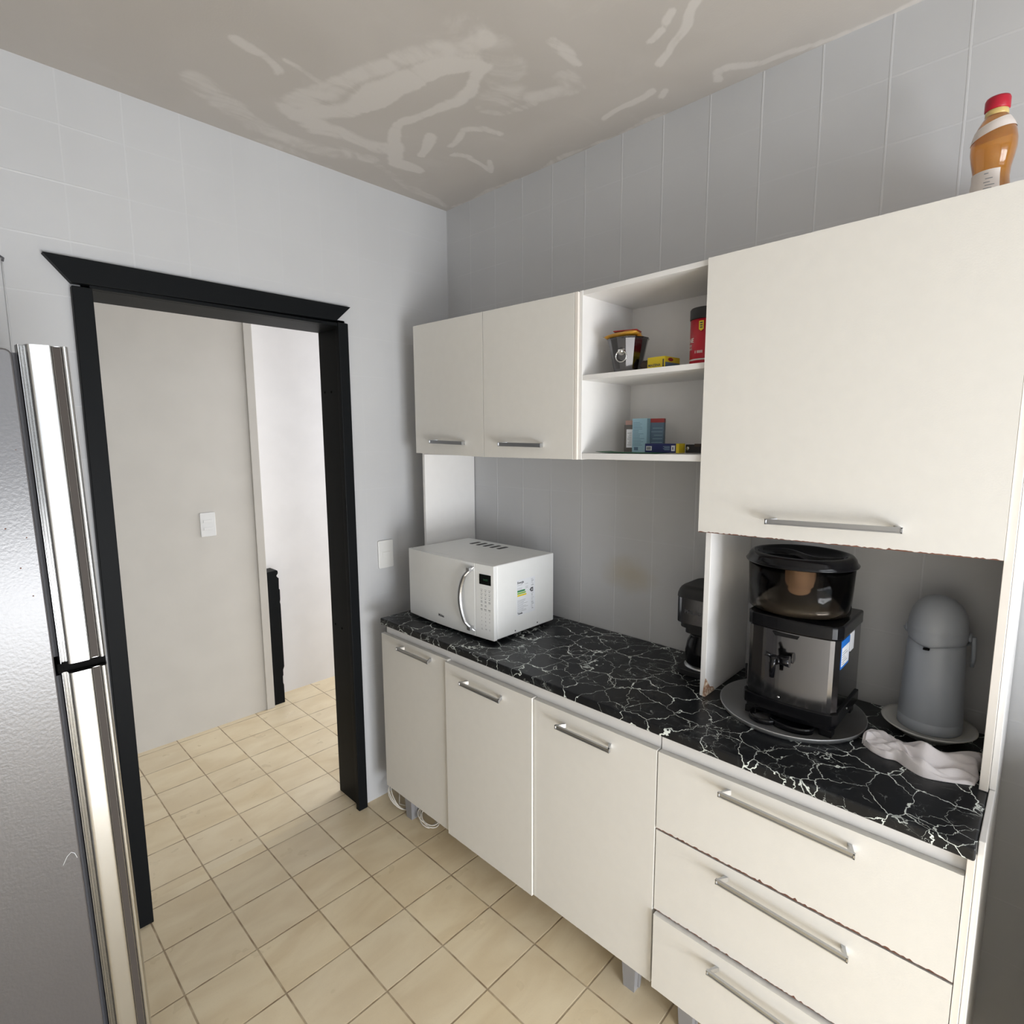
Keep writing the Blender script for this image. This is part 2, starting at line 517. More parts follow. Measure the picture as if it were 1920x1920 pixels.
STROKES = [([(-1.092, -0.222), (-0.967, -0.15), (-0.869, -0.103), (-0.721, -0.089), (-0.617, -0.116), (-0.481, -0.173)], 0.0287, 0.55), ([(-0.843, -0.276), (-0.792, -0.441), (-0.757, -0.611), (-0.724, -0.737), (-0.649, -0.842), (-0.631, -0.903)], 0.0259, 0.7), ([(-0.801, -0.258), (-0.711, -0.389), (-0.683, -0.55), (-0.655, -0.715), (-0.603, -0.83)], 0.0261, 0.9), ([(-0.677, -0.424), (-0.64, -0.594), (-0.594, -0.777), (-0.568, -0.835)], 0.0107, 1), ([(-0.466, -0.269), (-0.507, -0.33), (-0.545, -0.431), (-0.534, -0.529), (-0.509, -0.653), (-0.508, -0.747), (-0.543, -0.829)], 0.0143, 1), ([(-0.497, -0.315), (-0.408, -0.218), (-0.323, -0.216)], 0.0173, 1), ([(-0.382, -0.327), (-0.414, -0.399), (-0.433, -0.453)], 0.0139, 1), ([(-0.801, -0.258), (-0.718, -0.234), (-0.577, -0.259), (-0.506, -0.28)], 0.0254, 0.8), ([(-0.358, -0.446), (-0.375, -0.549), (-0.336, -0.621), (-0.282, -0.629)], 0.0069, 0.8), ([(-0.303, -0.408), (-0.242, -0.425), (-0.126, -0.415), (-0.167, -0.473)], 0.0085, 0.9), ([(-1.06, -0.466), (-0.993, -0.448), (-0.934, -0.409)], 0.0061, 0.7), ([(-0.946, -0.472), (-0.869, -0.465), (-0.818, -0.466)], 0.0064, 0.7), ([(-0.362, -1.363), (-0.321, -1.31), (-0.287, -1.252), (-0.22, -1.173)], 0.0073, 1), ([(-0.359, -1.259), (-0.37, -1.29)], 0.0069, 0.9), ([(-0.332, -1.207), (-0.345, -1.234)], 0.0068, 1), ([(-0.108, -0.931), (-0.127, -1.022), (-0.146, -1.097)], 0.0074, 1), ([(-0.099, -1.108), (-0.117, -1.133)], 0.0048, 1), ([(-0.052, -1.255), (-0.081, -1.275), (-0.052, -1.344), (-0.027, -1.392), (-0.022, -1.445), (-0.01, -1.543), (-0.005, -1.677), (-0.005, -1.756)], 0.0073, 0.9), ([(-0.515, -1.034), (-0.44, -1.026), (-0.378, -1.013)], 0.0051, 0.7), ([(-0.669, -0.905), (-0.492, -0.881), (-0.427, -0.774)], 0.0406, 0.4), ([(-0.372, -0.83), (-0.303, -0.955), (-0.362, -0.963)], 0.0178, 0.45), ([(-0.481, -0.173), (-0.286, -0.094), (-0.033, -0.033)], 0.0141, 0.4), ([(-0.008, -0.058), (0.001, -0.404), (-0.007, -0.679), (-0.009, -0.906), (0.004, -1.074)], 0.0084, 0.6), ([(-0.849, -0.008), (-0.687, -0.019), (-0.52, -0.016)], 0.0165, 0.35), ([(-1.164, -0.198), (-1.092, -0.222)], 0.0102, 0.3), ([(-0.434, -0.69), (-0.347, -0.718), (-0.341, -0.824)], 0.011, 0.4)]
def build_ceiling():
    xs = np.arange(-1.5, 0.0001, 0.0075); ys = np.arange(-1.95, 0.0001, 0.0075)
    xs = np.concatenate(([HX0, WX0], xs, [HX1])); ys = np.concatenate(([WY0 - 0.1, -3.0], ys, [HY]))
    X, Y = np.meshgrid(xs, ys)
    A = np.zeros_like(X)
    X0, Y0 = X, Y
    wx = 0.010 * np.sin(21 * X0 + 17 * Y0 + 1) + 0.003 * np.sin(47 * X0 - 33 * Y0)
    wy = 0.010 * np.sin(19 * X0 - 25 * Y0 + 2) + 0.003 * np.sin(39 * X0 + 51 * Y0 + 4)
    X = X0 + wx; Y = Y0 + wy
    for pts, w, s in STROKES:
        d = np.full_like(X, 9.0)
        w = max(w, 0.009) * 1.15
        for (ax, ay), (bx, by) in zip(pts[:-1], pts[1:]):
            dx, dy = bx - ax, by - ay
            t = np.clip(((X - ax) * dx + (Y - ay) * dy) / (dx * dx + dy * dy), 0, 1)
            d = np.minimum(d, np.hypot(X - ax - t * dx, Y - ay - t * dy))
        A = np.maximum(A, s * np.clip(1.9 - 1.1 * d / w, 0, 1))
    nx, ny = len(xs), len(ys)
    vs = np.stack([X.ravel(), Y.ravel(), np.full(X.size, H)], 1)
    vs[:, 0] = X0.ravel(); vs[:, 1] = Y0.ravel()
    fs = [(j * nx + i, (j + 1) * nx + i, (j + 1) * nx + i + 1, j * nx + i + 1) for j in range(ny - 1) for i in range(nx - 1)]
    me = bpy.data.meshes.new('ceiling')
    me.from_pydata(vs.tolist(), [], fs)
    at = me.attributes.new('patch', 'FLOAT', 'POINT')
    at.data.foreach_set('value', A.ravel().astype(np.float32))
    me.materials.append(M['ceiling'])
    o = bpy.data.objects.new('ceiling', me)
    COL.objects.link(o)
    struct(o)
build_ceiling()

WT = 0.15
DX0, DX1, DZ = -1.338, -0.543, 2.02         # doorway through the north wall
wn = MB()
wn.box(WX0 - 0.1, DX0, 0, WT, 0, H); wn.box(DX1, 0.1, 0, WT, 0, H); wn.box(DX0, DX1, 0, WT, DZ, H)
struct(wn.build('wall_north', 'wall_n'))
struct(MB().box(0, 0.1, WY0 - 0.1, 0, 0, H).build('wall_east', 'wall_e'))
struct(MB().box(WX0 - 0.1, WX0, WY0 - 0.1, 0, 0, H).build('wall_west', 'wall_plain'))
# south wall with the window opening
SX0, SX1, SZ0, SZ1 = -2.3, -0.5, 0.1, 2.4
ws = MB()
ws.box(WX0, SX0, WY0 - 0.12, WY0, 0, H); ws.box(SX1, 0, WY0 - 0.12, WY0, 0, H)
ws.box(SX0, SX1, WY0 - 0.12, WY0, 0, SZ0); ws.box(SX0, SX1, WY0 - 0.12, WY0, SZ1, H)
struct(ws.build('wall_south', 'wall_plain'))
win = struct(MB().box(SX0, SX0 + 0.04, WY0 - 0.06, WY0 - 0.02, SZ0, SZ1).box(SX1 - 0.04, SX1, WY0 - 0.06, WY0 - 0.02, SZ0, SZ1)
    .box(SX0, SX1, WY0 - 0.06, WY0 - 0.02, SZ0, SZ0 + 0.04).box(SX0, SX1, WY0 - 0.06, WY0 - 0.02, SZ1 - 0.04, SZ1)
    .box(-1.40, -1.36, WY0 - 0.055, WY0 - 0.025, SZ0, SZ1).build('window_1', 'blackwood'))
for z in (0.94, 1.30, 1.66, 2.02):
    MB().box(SX0 + 0.04, SX1 - 0.04, WY0 - 0.05, WY0 - 0.03, z - 0.012, z + 0.012).build('glazing_bar', 'blackwood', win)
# hallway walls
struct(MB().box(HX0, -0.414, 1.19, HY + 0.1, 0, H).build('wall_hall_near', 'hall_cream'))
struct(MB().box(-0.414, HX1, HY, HY + 0.1, 0, H).build('wall_hall_far', 'wall_hall'))
struct(MB().box(HX0 - 0.1, HX0, WT, 1.3, 0, H).build('wall_hall_west', 'wall_hall'))
struct(MB().box(0.1, HX1, 0.05, WT, 0, H).build('wall_hall_south', 'wall_hall'))
whe = MB()
whe.box(HX1, HX1 + 0.05, WT, 0.24, 0, H).box(HX1, HX1 + 0.05, 1.27, HY, 0, H).box(HX1, HX1 + 0.05, 0.24, 1.27, 0, 0.58).box(HX1, HX1 + 0.05, 0.24, 1.27, 2.32, H)
struct(whe.build('wall_hall_east', 'wall_hall'))
w2 = struct(MB().box(HX1 + 0.01, HX1 + 0.04, 0.24, 0.28, 0.58, 2.32).box(HX1 + 0.01, HX1 + 0.04, 1.23, 1.27, 0.58, 2.32)
    .box(HX1 + 0.01, HX1 + 0.04, 0.28, 1.23, 0.58, 0.62).box(HX1 + 0.01, HX1 + 0.04, 0.28, 1.23, 2.28, 2.32).build('window_2', 'whiteplastic'))
struct(MB().box(-0.455, -0.409, 1.178, 1.19, 0, H).build('trim_1', 'hall_cream', bevel=0.003))

# black door frame round the opening
fr = struct(MB().box(DX0 - 0.042, DX0 + 0.006, -0.026, 0.0, 0, 2.012).build('door_1', 'blackwood', bevel=0.002))
MB().box(-0.566, -0.524, -0.026, 0.0, 0, 2.025).build('casing', 'blackwood', fr, bevel=0.003)
MB().prism([(-1.437, 2.089), (-0.511, 2.088), (-0.572, 2.030), (-1.379, 2.020)], 1, -0.028, 0.0).build('head_casing', 'blackwood', fr, bevel=0.0015)
MB().box(DX1 - 0.004, DX1 + 0.02, 0.0, 0.172, 0, 2.02).box(-0.548, -0.538, -0.012, 0.002, 0, 2.02).build('jamb', 'blackwood', fr, bevel=0.002)
MB().box(DX0 - 0.02, DX0 + 0.004, 0.0, 0.172, 0, 2.02).build('jamb', 'blackwood', fr, bevel=0.002)
MB().box(DX0 - 0.02, DX1 + 0.02, 0.0, 0.172, 2.012, 2.04).box(DX0, DX1, -0.02, 0.0, 2.012, 2.024).build('head_jamb', 'blackwood', fr, bevel=0.002)
for y, z in ((0.139, 1.772), (0.086, 1.771), (0.141, 0.789), (0.087, 0.782)):
    MB().lathe([(0.0, 0.0), (0.0045, 0.0), (0.0045, 0.0012), (0.003, 0.0018), (0, 0.0018)], seg=12).map(
        lambda a, b_, c_: (DX1 - 0.004 - c_, y + a, z + b_)).build('screw_hole', 'blackgap', fr)

# ================================================================= FURNITURE
def ragged(y0, y1, z0l, z0r, z1l, z1r, jb=0.0018, jt=0.0008, step=0.012, seed=0):
    """outline (y,z) of a board: y0 = left in the photo (greater y). chipped lower and upper edges"""
    rnd = random.Random(seed)
    n = max(4, int(abs(y1 - y0) / step))
    bot, top = [], []
    for i in range(n + 1):
        t = i / n
        y = y0 + (y1 - y0) * t
        e = 0 if i in (0, n) else 1
        big = 2.2 if rnd.random() < 0.08 else 1.0
        bot.append((y, z0l + (z0r - z0l) * t + e * rnd.uniform(0, jb) * big))
        top.append((y, z1l + (z1r - z1l) * t - e * rnd.uniform(0, jt)))
    return bot + top[::-1]

def front(name, parent, x, y0, y1, z0l, z0r, z1l, z1r, th=0.016, jb=0.0018, jt=0.0006, wear=0.0, seed=0, label=None):
    """cabinet front: brown core board with a laminate skin whose lower edge is chipped back by wear"""
    mb = MB()
    core = ragged(y0, y1, z0l, z0r, z1l, z1r, jb * 0.5, jt, seed=seed)
    def side(a, b):
        return 1 if (abs(a[0] - b[0]) > 1e-5 and max(a[1], b[1]) < (z0l + z1l) / 2) else 0
    mb.prism(core, 0, x + 0.0016, x + th, mi=0, side=side)
    n0 = len(mb.f)
    skin = ragged(y0, y1, z0l + wear * 0.35, z0r + wear * 0.35, z1l, z1r, jb * 0.4 + wear * 0.55, jt, step=0.005, seed=seed + 50)
    mb.prism(skin, 0, x, x + 0.0016, mi=0, side=side)
    if wear:
        # the exposed core behind the chipped skin is brown
        for k, (f, ) in enumerate([(0,)]):
            pass
        strip = ragged(y0, y1, z0l, z0r, z0l + wear * 2.2, z0r + wear * 2.2, 0.0006, 0, seed=seed)
        mb.prism(strip, 0, x + 0.0007, x + 0.0020, mi=1)
    o = mb.build(name, ['door', 'mdf'], parent, weld=False)
    if label: o['label'] = label
    return o

def bar_handle(parent, xf, ya, yb, z, dz=0.0, h=0.0115, proj=0.026, side=1, name='handle'):
    """square aluminium bar on two wedge posts; ya > yb"""
    mb = MB()
    def fn(y):
        return z + dz * (y - ya) / (yb - ya)
    # bar (open channel: outer shell + recessed face)
    for (x0, x1, h0, h1) in ((xf - proj, xf - proj + 0.0045, -h / 2, h / 2), (xf - proj - 0.002, xf - proj, -h / 2, -h / 2 + 0.0022), (xf - proj - 0.002, xf - proj, h / 2 - 0.0022, h / 2)):
        z0, z1 = fn(ya), fn(yb)
        vs = [(x0, ya, z0 + h0), (x1, ya, z0 + h0), (x1, ya, z0 + h1), (x0, ya, z0 + h1), (x0, yb, z1 + h0), (x1, yb, z1 + h0), (x1, yb, z1 + h1), (x0, yb, z1 + h1)]
        mb.add(vs, [(0, 1, 2, 3), (7, 6, 5, 4), (0, 4, 5, 1), (1, 5, 6, 2), (2, 6, 7, 3), (3, 7, 4, 0)])
    for y, s in ((ya, -1), (yb, 1)):
        zc = fn(y)
        q = y + s * 0.011
        p = y + s * 0.020
        vs = [(xf - proj - 0.002, y, zc - h / 2), (xf - proj - 0.002, y + s * 0.003, zc - h / 2), (xf - 0.0002, p, zc - h / 2), (xf - 0.0002, q, zc - h / 2)]
        vs = vs + [(a, b, c + h) for a, b, c in vs]
        mb.add(vs, [(0, 1, 2, 3), (4, 5, 6, 7), (0, 1, 5, 4), (1, 2, 6, 5), (2, 3, 7, 6), (3, 0, 4, 7)])
    return mb.build(name, 'alu', parent, weld=False)

# ---- base cabinet with three doors
XB = -0.478                                # carcass front of the base units
base = thing('base_cabinet', (-0.24, -0.767, 0), 'white three-door base cabinet on grey legs under the black counter', 'cabinet')
MB().box(XB, -0.02, -0.165, -0.15, 0.122, 0.844).box(XB, -0.02, -1.382, -1.367, 0.122, 0.844).box(XB, -0.02, -1.367, -0.165, 0.122, 0.137)\
    .box(-0.028, -0.02, -1.367, -0.165, 0.137, 0.844).box(XB, XB + 0.015, -1.367, -0.165, 0.776, 0.844).build('carcass', 'board', base)
def leg(parent, x, y, h=0.122):
    mb = MB()
    a, b = 0.024, 0.018
    vs = [(x + sx * b, y + sy * b, 0.0) for sx, sy in ((-1, -1), (1, -1), (1, 1), (-1, 1))] + [(x + sx * a, y + sy * a, h) for sx, sy in ((-1, -1), (1, -1), (1, 1), (-1, 1))]
    mb.add(vs, [(0, 3, 2, 1), (4, 5, 6, 7), (0, 1, 5, 4), (1, 2, 6, 5), (2, 3, 7, 6), (3, 0, 4, 7)])
    mb.box(x - 0.003, x + 0.003, y - a - 0.001, y + a + 0.001, 0.01, h)
    mb.box(x - 0.028, x + 0.028, y - 0.028, y + 0.028, h - 0.008, h)
    return mb.build('leg', 'greyleg', parent, weld=False)
for x, y in ((-0.425, -0.215), (-0.425, -1.285), (-0.09, -0.215), (-0.09, -1.285)):
    leg(base, x, y)
d1 = front('door', base, -0.495, -0.136, -0.553, 0.141, 0.141, 0.804, 0.806, seed=1)
d2 = front('door', base, -0.503, -0.549, -0.962, 0.139, 0.137, 0.800, 0.800, th=0.022, seed=2)
d3 = front('door', base, -0.497, -0.966, -1.382, 0.139, 0.137, 0.797, 0.799, th=0.018, seed=3)
bar_handle(d1, -0.495, -0.275, -0.472, 0.780)
bar_handle(d2, -0.503, -0.654, -0.846, 0.760)
bar_handle(d3, -0.497, -1.070, -1.257, 0.757)

# ---- drawer unit
dr = thing('drawer_cabinet', (-0.24, -1.70, 0), 'white base unit with three stacked wide drawers and brown chipped edges', 'cabinet')
MB().box(XB, -0.02, -1.400, -1.386, 0.122, 0.844).box(XB, -0.02, -2.004, -1.400, 0.122, 0.137)\
    .box(-0.028, -0.02, -2.004, -1.400, 0.137, 0.844).box(XB, XB + 0.015, -1.993, -1.400, 0.776, 0.844).build('carcass', 'board', dr)
MB().box(-0.4925, -0.01, -2.004, -1.9922, 0.104, 0.844).build('side_panel', 'edge', dr, bevel=0.0008)
MB().box(XB + 0.0005, -0.01, -2.0145, -2.0045, 0.104, 0.872).build('end_panel', 'board', dr, bevel=0.0015)
for x, y in ((-0.425, -1.46), (-0.425, -1.94), (-0.09, -1.46), (-0.09, -1.94)):
    leg(dr, x, y)
w1 = front('drawer', dr, -0.496, -1.386, -1.991, 0.5870, 0.5895, 0.797, 0.806, th=0.017, wear=0.0048, seed=11, label='top drawer front with chipped brown lower edge')
w2_ = front('drawer', dr, -0.495, -1.386, -1.991, 0.3560, 0.3560, 0.5835, 0.5850, wear=0.0036, seed=12)
w3 = front('drawer', dr, -0.507, -1.392, -1.991, 0.139, 0.134, 0.3535, 0.3500, th=0.028, seed=13, label='bottom drawer front standing slightly open')
bar_handle(w1, -0.496, -1.553, -1.829, 0.772, -0.004)
bar_handle(w2_, -0.495, -1.556, -1.831, 0.553, -0.012)
bar_handle(w3, -0.507, -1.549, -1.825, 0.318, -0.012)

# ---- counter
CT = 0.872
ct = MB().box(-0.508, -0.004, -2.0035, -0.150, 0.846, CT).build('countertop', 'marble', bevel=0.004, seg=3)
tag(ct, 'long black countertop with white marble veins on the white base units', 'countertop')

# ---- wall cabinet, two doors, on a tall support panel
XU = -0.28
wa = thing('wall_cabinet', (-0.14, -0.55, CT), 'white two-door wall cabinet over the microwave, on a tall side panel', 'cabinet')
MB().box(XU, -0.004, -0.952, -0.166, 1.518, 1.533).box(XU, -0.004, -0.952, -0.166, 2.003, 2.018).box(-0.010, -0.004, -0.952, -0.166, 1.533, 2.003).build('carcass', 'board', wa)
MB().box(XU, -0.004, -0.166, -0.152, CT + 0.001, 2.018).build('side_panel', 'board', wa, bevel=0.0008)
MB().box(XU - 0.016, -0.004, -0.9645, -0.9525, 1.515, 2.0195).build('side_panel', 'edge', wa, bevel=0.0008)
u1 = front('door', wa, -0.297, -0.134, -0.541, 1.524, 1.515, 2.031, 2.025, seed=21)
u2_ = front('door', wa, -0.297, -0.5445, -0.9505, 1.515, 1.515, 2.025, 2.019, seed=22)
bar_handle(u1, -0.297, -0.256, -0.452, 1.571, -0.006, h=0.013)
bar_handle(u2_, -0.297, -0.642, -0.838, 1.562, -0.003, h=0.013)

# ---- open shelf unit
sh = thing('open_shelf_unit', (-0.14, -1.17, 1.515), 'white open two-compartment shelf unit between the wall cabinets', 'shelf')
MB().box(XU - 0.008, -0.004, -0.976, -0.9655, 1.515, 2.022).build('side_panel', 'board', sh, bevel=0.0006)
MB().box(-0.2795, -0.004, -1.384, -1.374, 1.515, 2.028).build('side_panel', 'board', sh, bevel=0.0006)
def shelfboard(zl, zr, th, nm, x0=XU - 0.006):
    mb = MB()
    vs = []
    for y, z in ((-0.976, zl), (-1.374, zr)):
        vs += [(x0, y, z), (-0.012, y, z), (-0.012, y, z - th), (x0, y, z - th)]
    mb.add(vs, [(0, 1, 2, 3), (7, 6, 5, 4), (0, 4, 5, 1), (1, 5, 6, 2), (2, 6, 7, 3), (3, 7, 4, 0)])
    return mb.build(nm, 'board', sh, bevel=0.0006)
shelfboard(2.022, 2.028, 0.014, 'top_board')
shelfboard(1.7725, 1.7745, 0.015, 'shelf_board')
shelfboard(1.5345, 1.5365, 0.018, 'bottom_board')
MB().box(-0.012, -0.004, -1.374, -0.976, 1.515, 2.02).build('back_panel', 'board', sh)

# ---- right wall cabinet with lift-up door and open niche standing on the counter
wc = thing('lift_door_cabinet', (-0.14, -1.70, CT), 'tall white wall cabinet with one wide lift-up door above the open niche', 'cabinet')
MB().box(XU, -0.004, -1.989, -1.403, 1.362, 1.377).box(XU, -0.004, -1.989, -1.403, 2.012, 2.027).box(-0.010, -0.004, -1.989, -1.403, 1.377, 2.012).build('carcass', 'board', wc)
MB().box(XU, -0.004, -1.403, -1.3875, CT + 0.001, 2.027).build('side_panel', ['board'], wc, bevel=0.001)
# bare swollen patch at the foot of the divider
mb = MB()
mb.add([(XU - 0.0006, -1.4035, CT + 0.001), (XU + 0.06, -1.4038, CT + 0.001), (XU + 0.052, -1.4038, CT + 0.014), (XU + 0.028, -1.4038, CT + 0.022), (XU + 0.012, -1.4038, CT + 0.042), (XU - 0.0006, -1.4035, CT + 0.055)], [(0, 1, 2, 3, 4, 5)])
mb.add([(XU - 0.0006, -1.4035, CT + 0.001), (XU - 0.0006, -1.4035, CT + 0.055), (XU - 0.0006, -1.399, CT + 0.03), (XU - 0.0006, -1.396, CT + 0.001)], [(0, 1, 2, 3)])
mp, nt_, bb_ = new_mat('bare chipboard'); n_ = N(nt_)
n_.set(bb_.inputs['Base Color'], n_.mix(n_.ramp(n_.noise(n_.pos(), 120, 4), 0.4, 0.62), (0.74, 0.62, 0.48, 1), (0.33, 0.17, 0.10, 1)))
bb_.inputs['Roughness'].default_value = 0.9
mb.build('bare_patch', mp, wc)['label'] = 'bare swollen chipboard at the foot of the divider'
MB().box(XU - 0.012, -0.004, -2.0035, -1.989, CT + 0.001, 2.030).build('side_panel', 'edge', wc, bevel=0.0008)
MB().box(XU + 0.004, -0.004, -2.0145, -2.0040, CT + 0.001, 2.028).build('end_panel', 'board', wc, bevel=0.001)
u3 = front('door', wc, -0.297, -1.3735, -1.9885, 1.332, 1.3445, 2.0275, 2.036, wear=0.0030, seed=31, label='wide lift-up door with chipped brown lower edge')
bar_handle(u3, -0.297, -1.553, -1.829, 1.381, 0.008, h=0.0125)

# ---- added unit just outside the picture on the right, stand-in for an unseen one; it keeps the low wall strip in shade
sk = thing('unseen_shade_unit', (-0.28, -2.75, 0), 'unseen white unit with grey top, added right of the drawer unit to shade the wall', 'cabinet')
MB().box(-0.53, -0.02, -3.25, -2.14, 0.10, 0.86).build('carcass', 'board', sk, bevel=0.002)
MB().box(-0.56, -0.01, -3.27, -2.12, 0.862, 0.892).build('top', 'alu', sk, bevel=0.003)

# ================================================================= REFRIGERATOR (side towards the camera, doors facing the cabinets)
rf = thing('refrigerator', (-1.98, -0.38, 0.0), 'tall grey two-door refrigerator with chrome door edges beside the black doorway', 'refrigerator')
FX = -1.583
body = MB().prism(rounded(-2.26, FX, 0.03, 1.738, 0.012, 4), 1, -0.70, -0.06).build('body', 'fridge', rf, bevel=0.003)
for x, y in ((-2.2, -0.65), (-1.63, -0.65), (-2.2, -0.11), (-1.63, -0.11)):
    MB().lathe([(0, 0.0), (0.018, 0.0), (0.018, 0.032), (0, 0.032)], (x, y, 0), 12).build('foot', 'blackmatte', rf)
def fdoor(z0, z1, nm):
    d = MB().box(-1.560, -1.503, -0.668, -0.062, z0, z1).build(nm, 'fridge', rf, bevel=0.004)
    # folded bright edge profile, in plan (x, y)
    prof = [(-1.5765, -0.690), (-1.5748, -0.7000), (-1.5728, -0.7002), (-1.5718, -0.6945), (-1.5668, -0.6935), (-1.5652, -0.7060), (-1.5635, -0.7125), (-1.5600, -0.7150),
            (-1.5460, -0.7152), (-1.5330, -0.7154), (-1.5300, -0.7148), (-1.5285, -0.7115), (-1.5270, -0.7090), (-1.5155, -0.7090), (-1.5145, -0.7115), (-1.5130, -0.7148),
            (-1.5110, -0.7156), (-1.5090, -0.7156), (-1.5070, -0.7148), (-1.5045, -0.7105), (-1.5025, -0.7040), (-1.5012, -0.690), (-1.5012, -0.665), (-1.5765, -0.665)]
    for it in range(2):
        q = []
        for i in range(len(prof)):
            a_, b_ = prof[i], prof[(i + 1) % len(prof)]
            q += [(a_[0] * .75 + b_[0] * .25, a_[1] * .75 + b_[1] * .25), (a_[0] * .25 + b_[0] * .75, a_[1] * .25 + b_[1] * .75)]
        prof = q
    MB().prism(prof, 2, z0, z1).build('door_edge', 'trim', d)['label'] = 'folded chrome door edge profile'
    MB().box(-1.5268, -1.5157, -0.7098, -0.7085, z0 + 0.001, z1 - 0.001).build('reflection_strip', 'dark_reflection', d)  # dark strip painted in for the reflection of a person at the camera
    MB().box(-1.5825, -1.5605, -0.672, -0.07, z0 + 0.008, z1 - 0.012).build('gasket', 'gasket', d)
fdoor(1.149, 1.746, 'freezer_door')
fdoor(0.06, 1.130, 'fridge_door')
MB().box(-1.579, -1.503, -0.698, -0.07, 1.1305, 1.1485).lathe([(0, 0), (0.006, 0), (0.006, 0.012), (0, 0.012)], (-1.574, -0.694, 1.133), 12).build('hinge', 'blackgap', rf)
mb = MB()
for y, z, r in ((-1.603, 1.700, 0.0012), (-1.596, 1.560, 0.0008), (-1.598, 1.40, 0.0012), (-1.60, 1.29, 0.0012), (-1.625, 1.42, 0.0014), (-1.612, 1.345, 0.0014)):
    MB().lathe([(0, 0), (r, 0.0), (r * 0.6, 0.0006), (0, 0.0007)], (0, 0, 0), 8).map(lambda a, b_, c_: (y + a, -0.7002 - c_, z + b_)).build('rust_speck', 'mdf', rf)
# thin white scratch low on the side
mb = MB().tube([(-1.612, -0.7003, 0.742), (-1.604, -0.7003, 0.757), (-1.597, -0.7003, 0.762), (-1.592, -0.7003, 0.757), (-1.589, -0.7003, 0.745)], 0.0005, 4)
mb.build('scratch', 'paper', rf)
rf.rotation_euler = (0, -0.016, 0)
rf.location.x += 0.027

# ================================================================= APPLIANCES
# ---- microwave
mw = thing('microwave_oven', (-0.25, -0.45, CT), 'white microwave oven on the left end of the black counter', 'microwave')
mz0, mz1, mx0, mx1, my0, my1 = 0.886, 1.150, -0.388, -0.085, -0.698, -0.212
mwb = MB().box(mx0, mx1, my0, my1, mz0, mz1).build('body', 'white', mw, bevel=0.004)
for x, y in ((-0.36, -0.67), (-0.12, -0.67), (-0.36, -0.24), (-0.12, -0.24)):
    MB().lathe([(0, 0), (0.011, 0), (0.013, mz0 - CT), (0, mz0 - CT)], (x, y, CT), 12).build('foot', 'blackmatte', mw)
# bulged front: door and control panel
def bulge(y):
    t = (y - my0) / (my1 - my0) * 2 - 1
    return -0.404 - 0.012 * (1 - t * t)
def frontpanel(ya, yb, nm, mat, za=mz0 - 0.001, zb=mz1):
    n = 14
    ys = [ya + (yb - ya) * i / n for i in range(n + 1)]
    pts = [(bulge(y), y) for y in ys] + [(mx0 - 0.0012, yb), (mx0 - 0.0012, ya)]
    return MB().prism(pts, 2, za, zb).build(nm, mat, mw, bevel=0.0015)
mdoor = frontpanel(-0.610, my1 + 0.001, 'door', 'white')
mpan = frontpanel(my0 - 0.001, -0.6115, 'control_panel', 'white')
# curved handle
mb = MB()
n = 22
for i in range(n + 1):
    t = i / n
    z = 0.905 + (1.136 - 0.905) * t
    bow = 1 - (2 * t - 1) ** 2
    y = -0.602 + 0.046 * bow
    xo = bulge(y) - 0.004 - 0.022 * min(1, bow * 2.2)
    w = 0.0095
    ring = [(xo + 0.009, y + w), (xo + 0.001, y + w * 0.85), (xo - 0.002, y + w * 0.2), (xo - 0.001, y - w * 0.6), (xo + 0.004, y - w), (xo + 0.009, y - w)]
    b0 = len(mb.v)
    mb.v += [(a, b_, z) for a, b_ in ring]
    if i:
        for k in range(6):
            k2 = (k + 1) % 6
            mb.f.append((b0 - 6 + k, b0 - 6 + k2, b0 + k2, b0 + k)); mb.mi.append(0); mb.sm.append(False)
mb.f.append((0, 1, 2, 3, 4, 5)); mb.mi.append(0); mb.sm.append(False)
mb.f.append(tuple(range(len(mb.v) - 6, len(mb.v)))); mb.mi.append(0); mb.sm.append(False)
mb.box(-0.432, bulge(-0.59) + 0.004, -0.604, -0.588, 1.122, 1.134).box(-0.432, bulge(-0.59) + 0.004, -0.604, -0.588, 0.908, 0.920)
mb.build('handle', 'alu', mdoor, weld=False)['label'] = 'bowed silver handle'
# display, printed keys and logo
def onfront(y, z, e=0.0006):
    return (bulge(y) - e, y, z)
def quadfront(mb, ya, yb, za, zb, mi=0, e=0.0006):
    vs = [onfront(ya, za, -0.0004), onfront(yb, za, -0.0004), onfront(yb, zb, -0.0004), onfront(ya, zb, -0.0004), onfront(ya, za, e), onfront(yb, za, e), onfront(yb, zb, e), onfront(ya, zb, e)]
    mb.add(vs, [(0, 1, 2, 3), (7, 6, 5, 4), (0, 4, 5, 1), (1, 5, 6, 2), (2, 6, 7, 3), (3, 7, 4, 0)], mi)
mb = MB(); quadfront(mb, -0.633, -0.686, 1.080, 1.116, e=0.001)
disp = mb.build('display', 'screen', mw)
mb = MB(); put_text(mb, '14:01', 0.011, lambda a, b_, c_: onfront(-0.650 - a, 1.094 + b_, 0.0012 + c_), thick=0.0001)
mb.build('clock_digits', 'digit', disp)
mb = MB()
rk = random.Random(4)
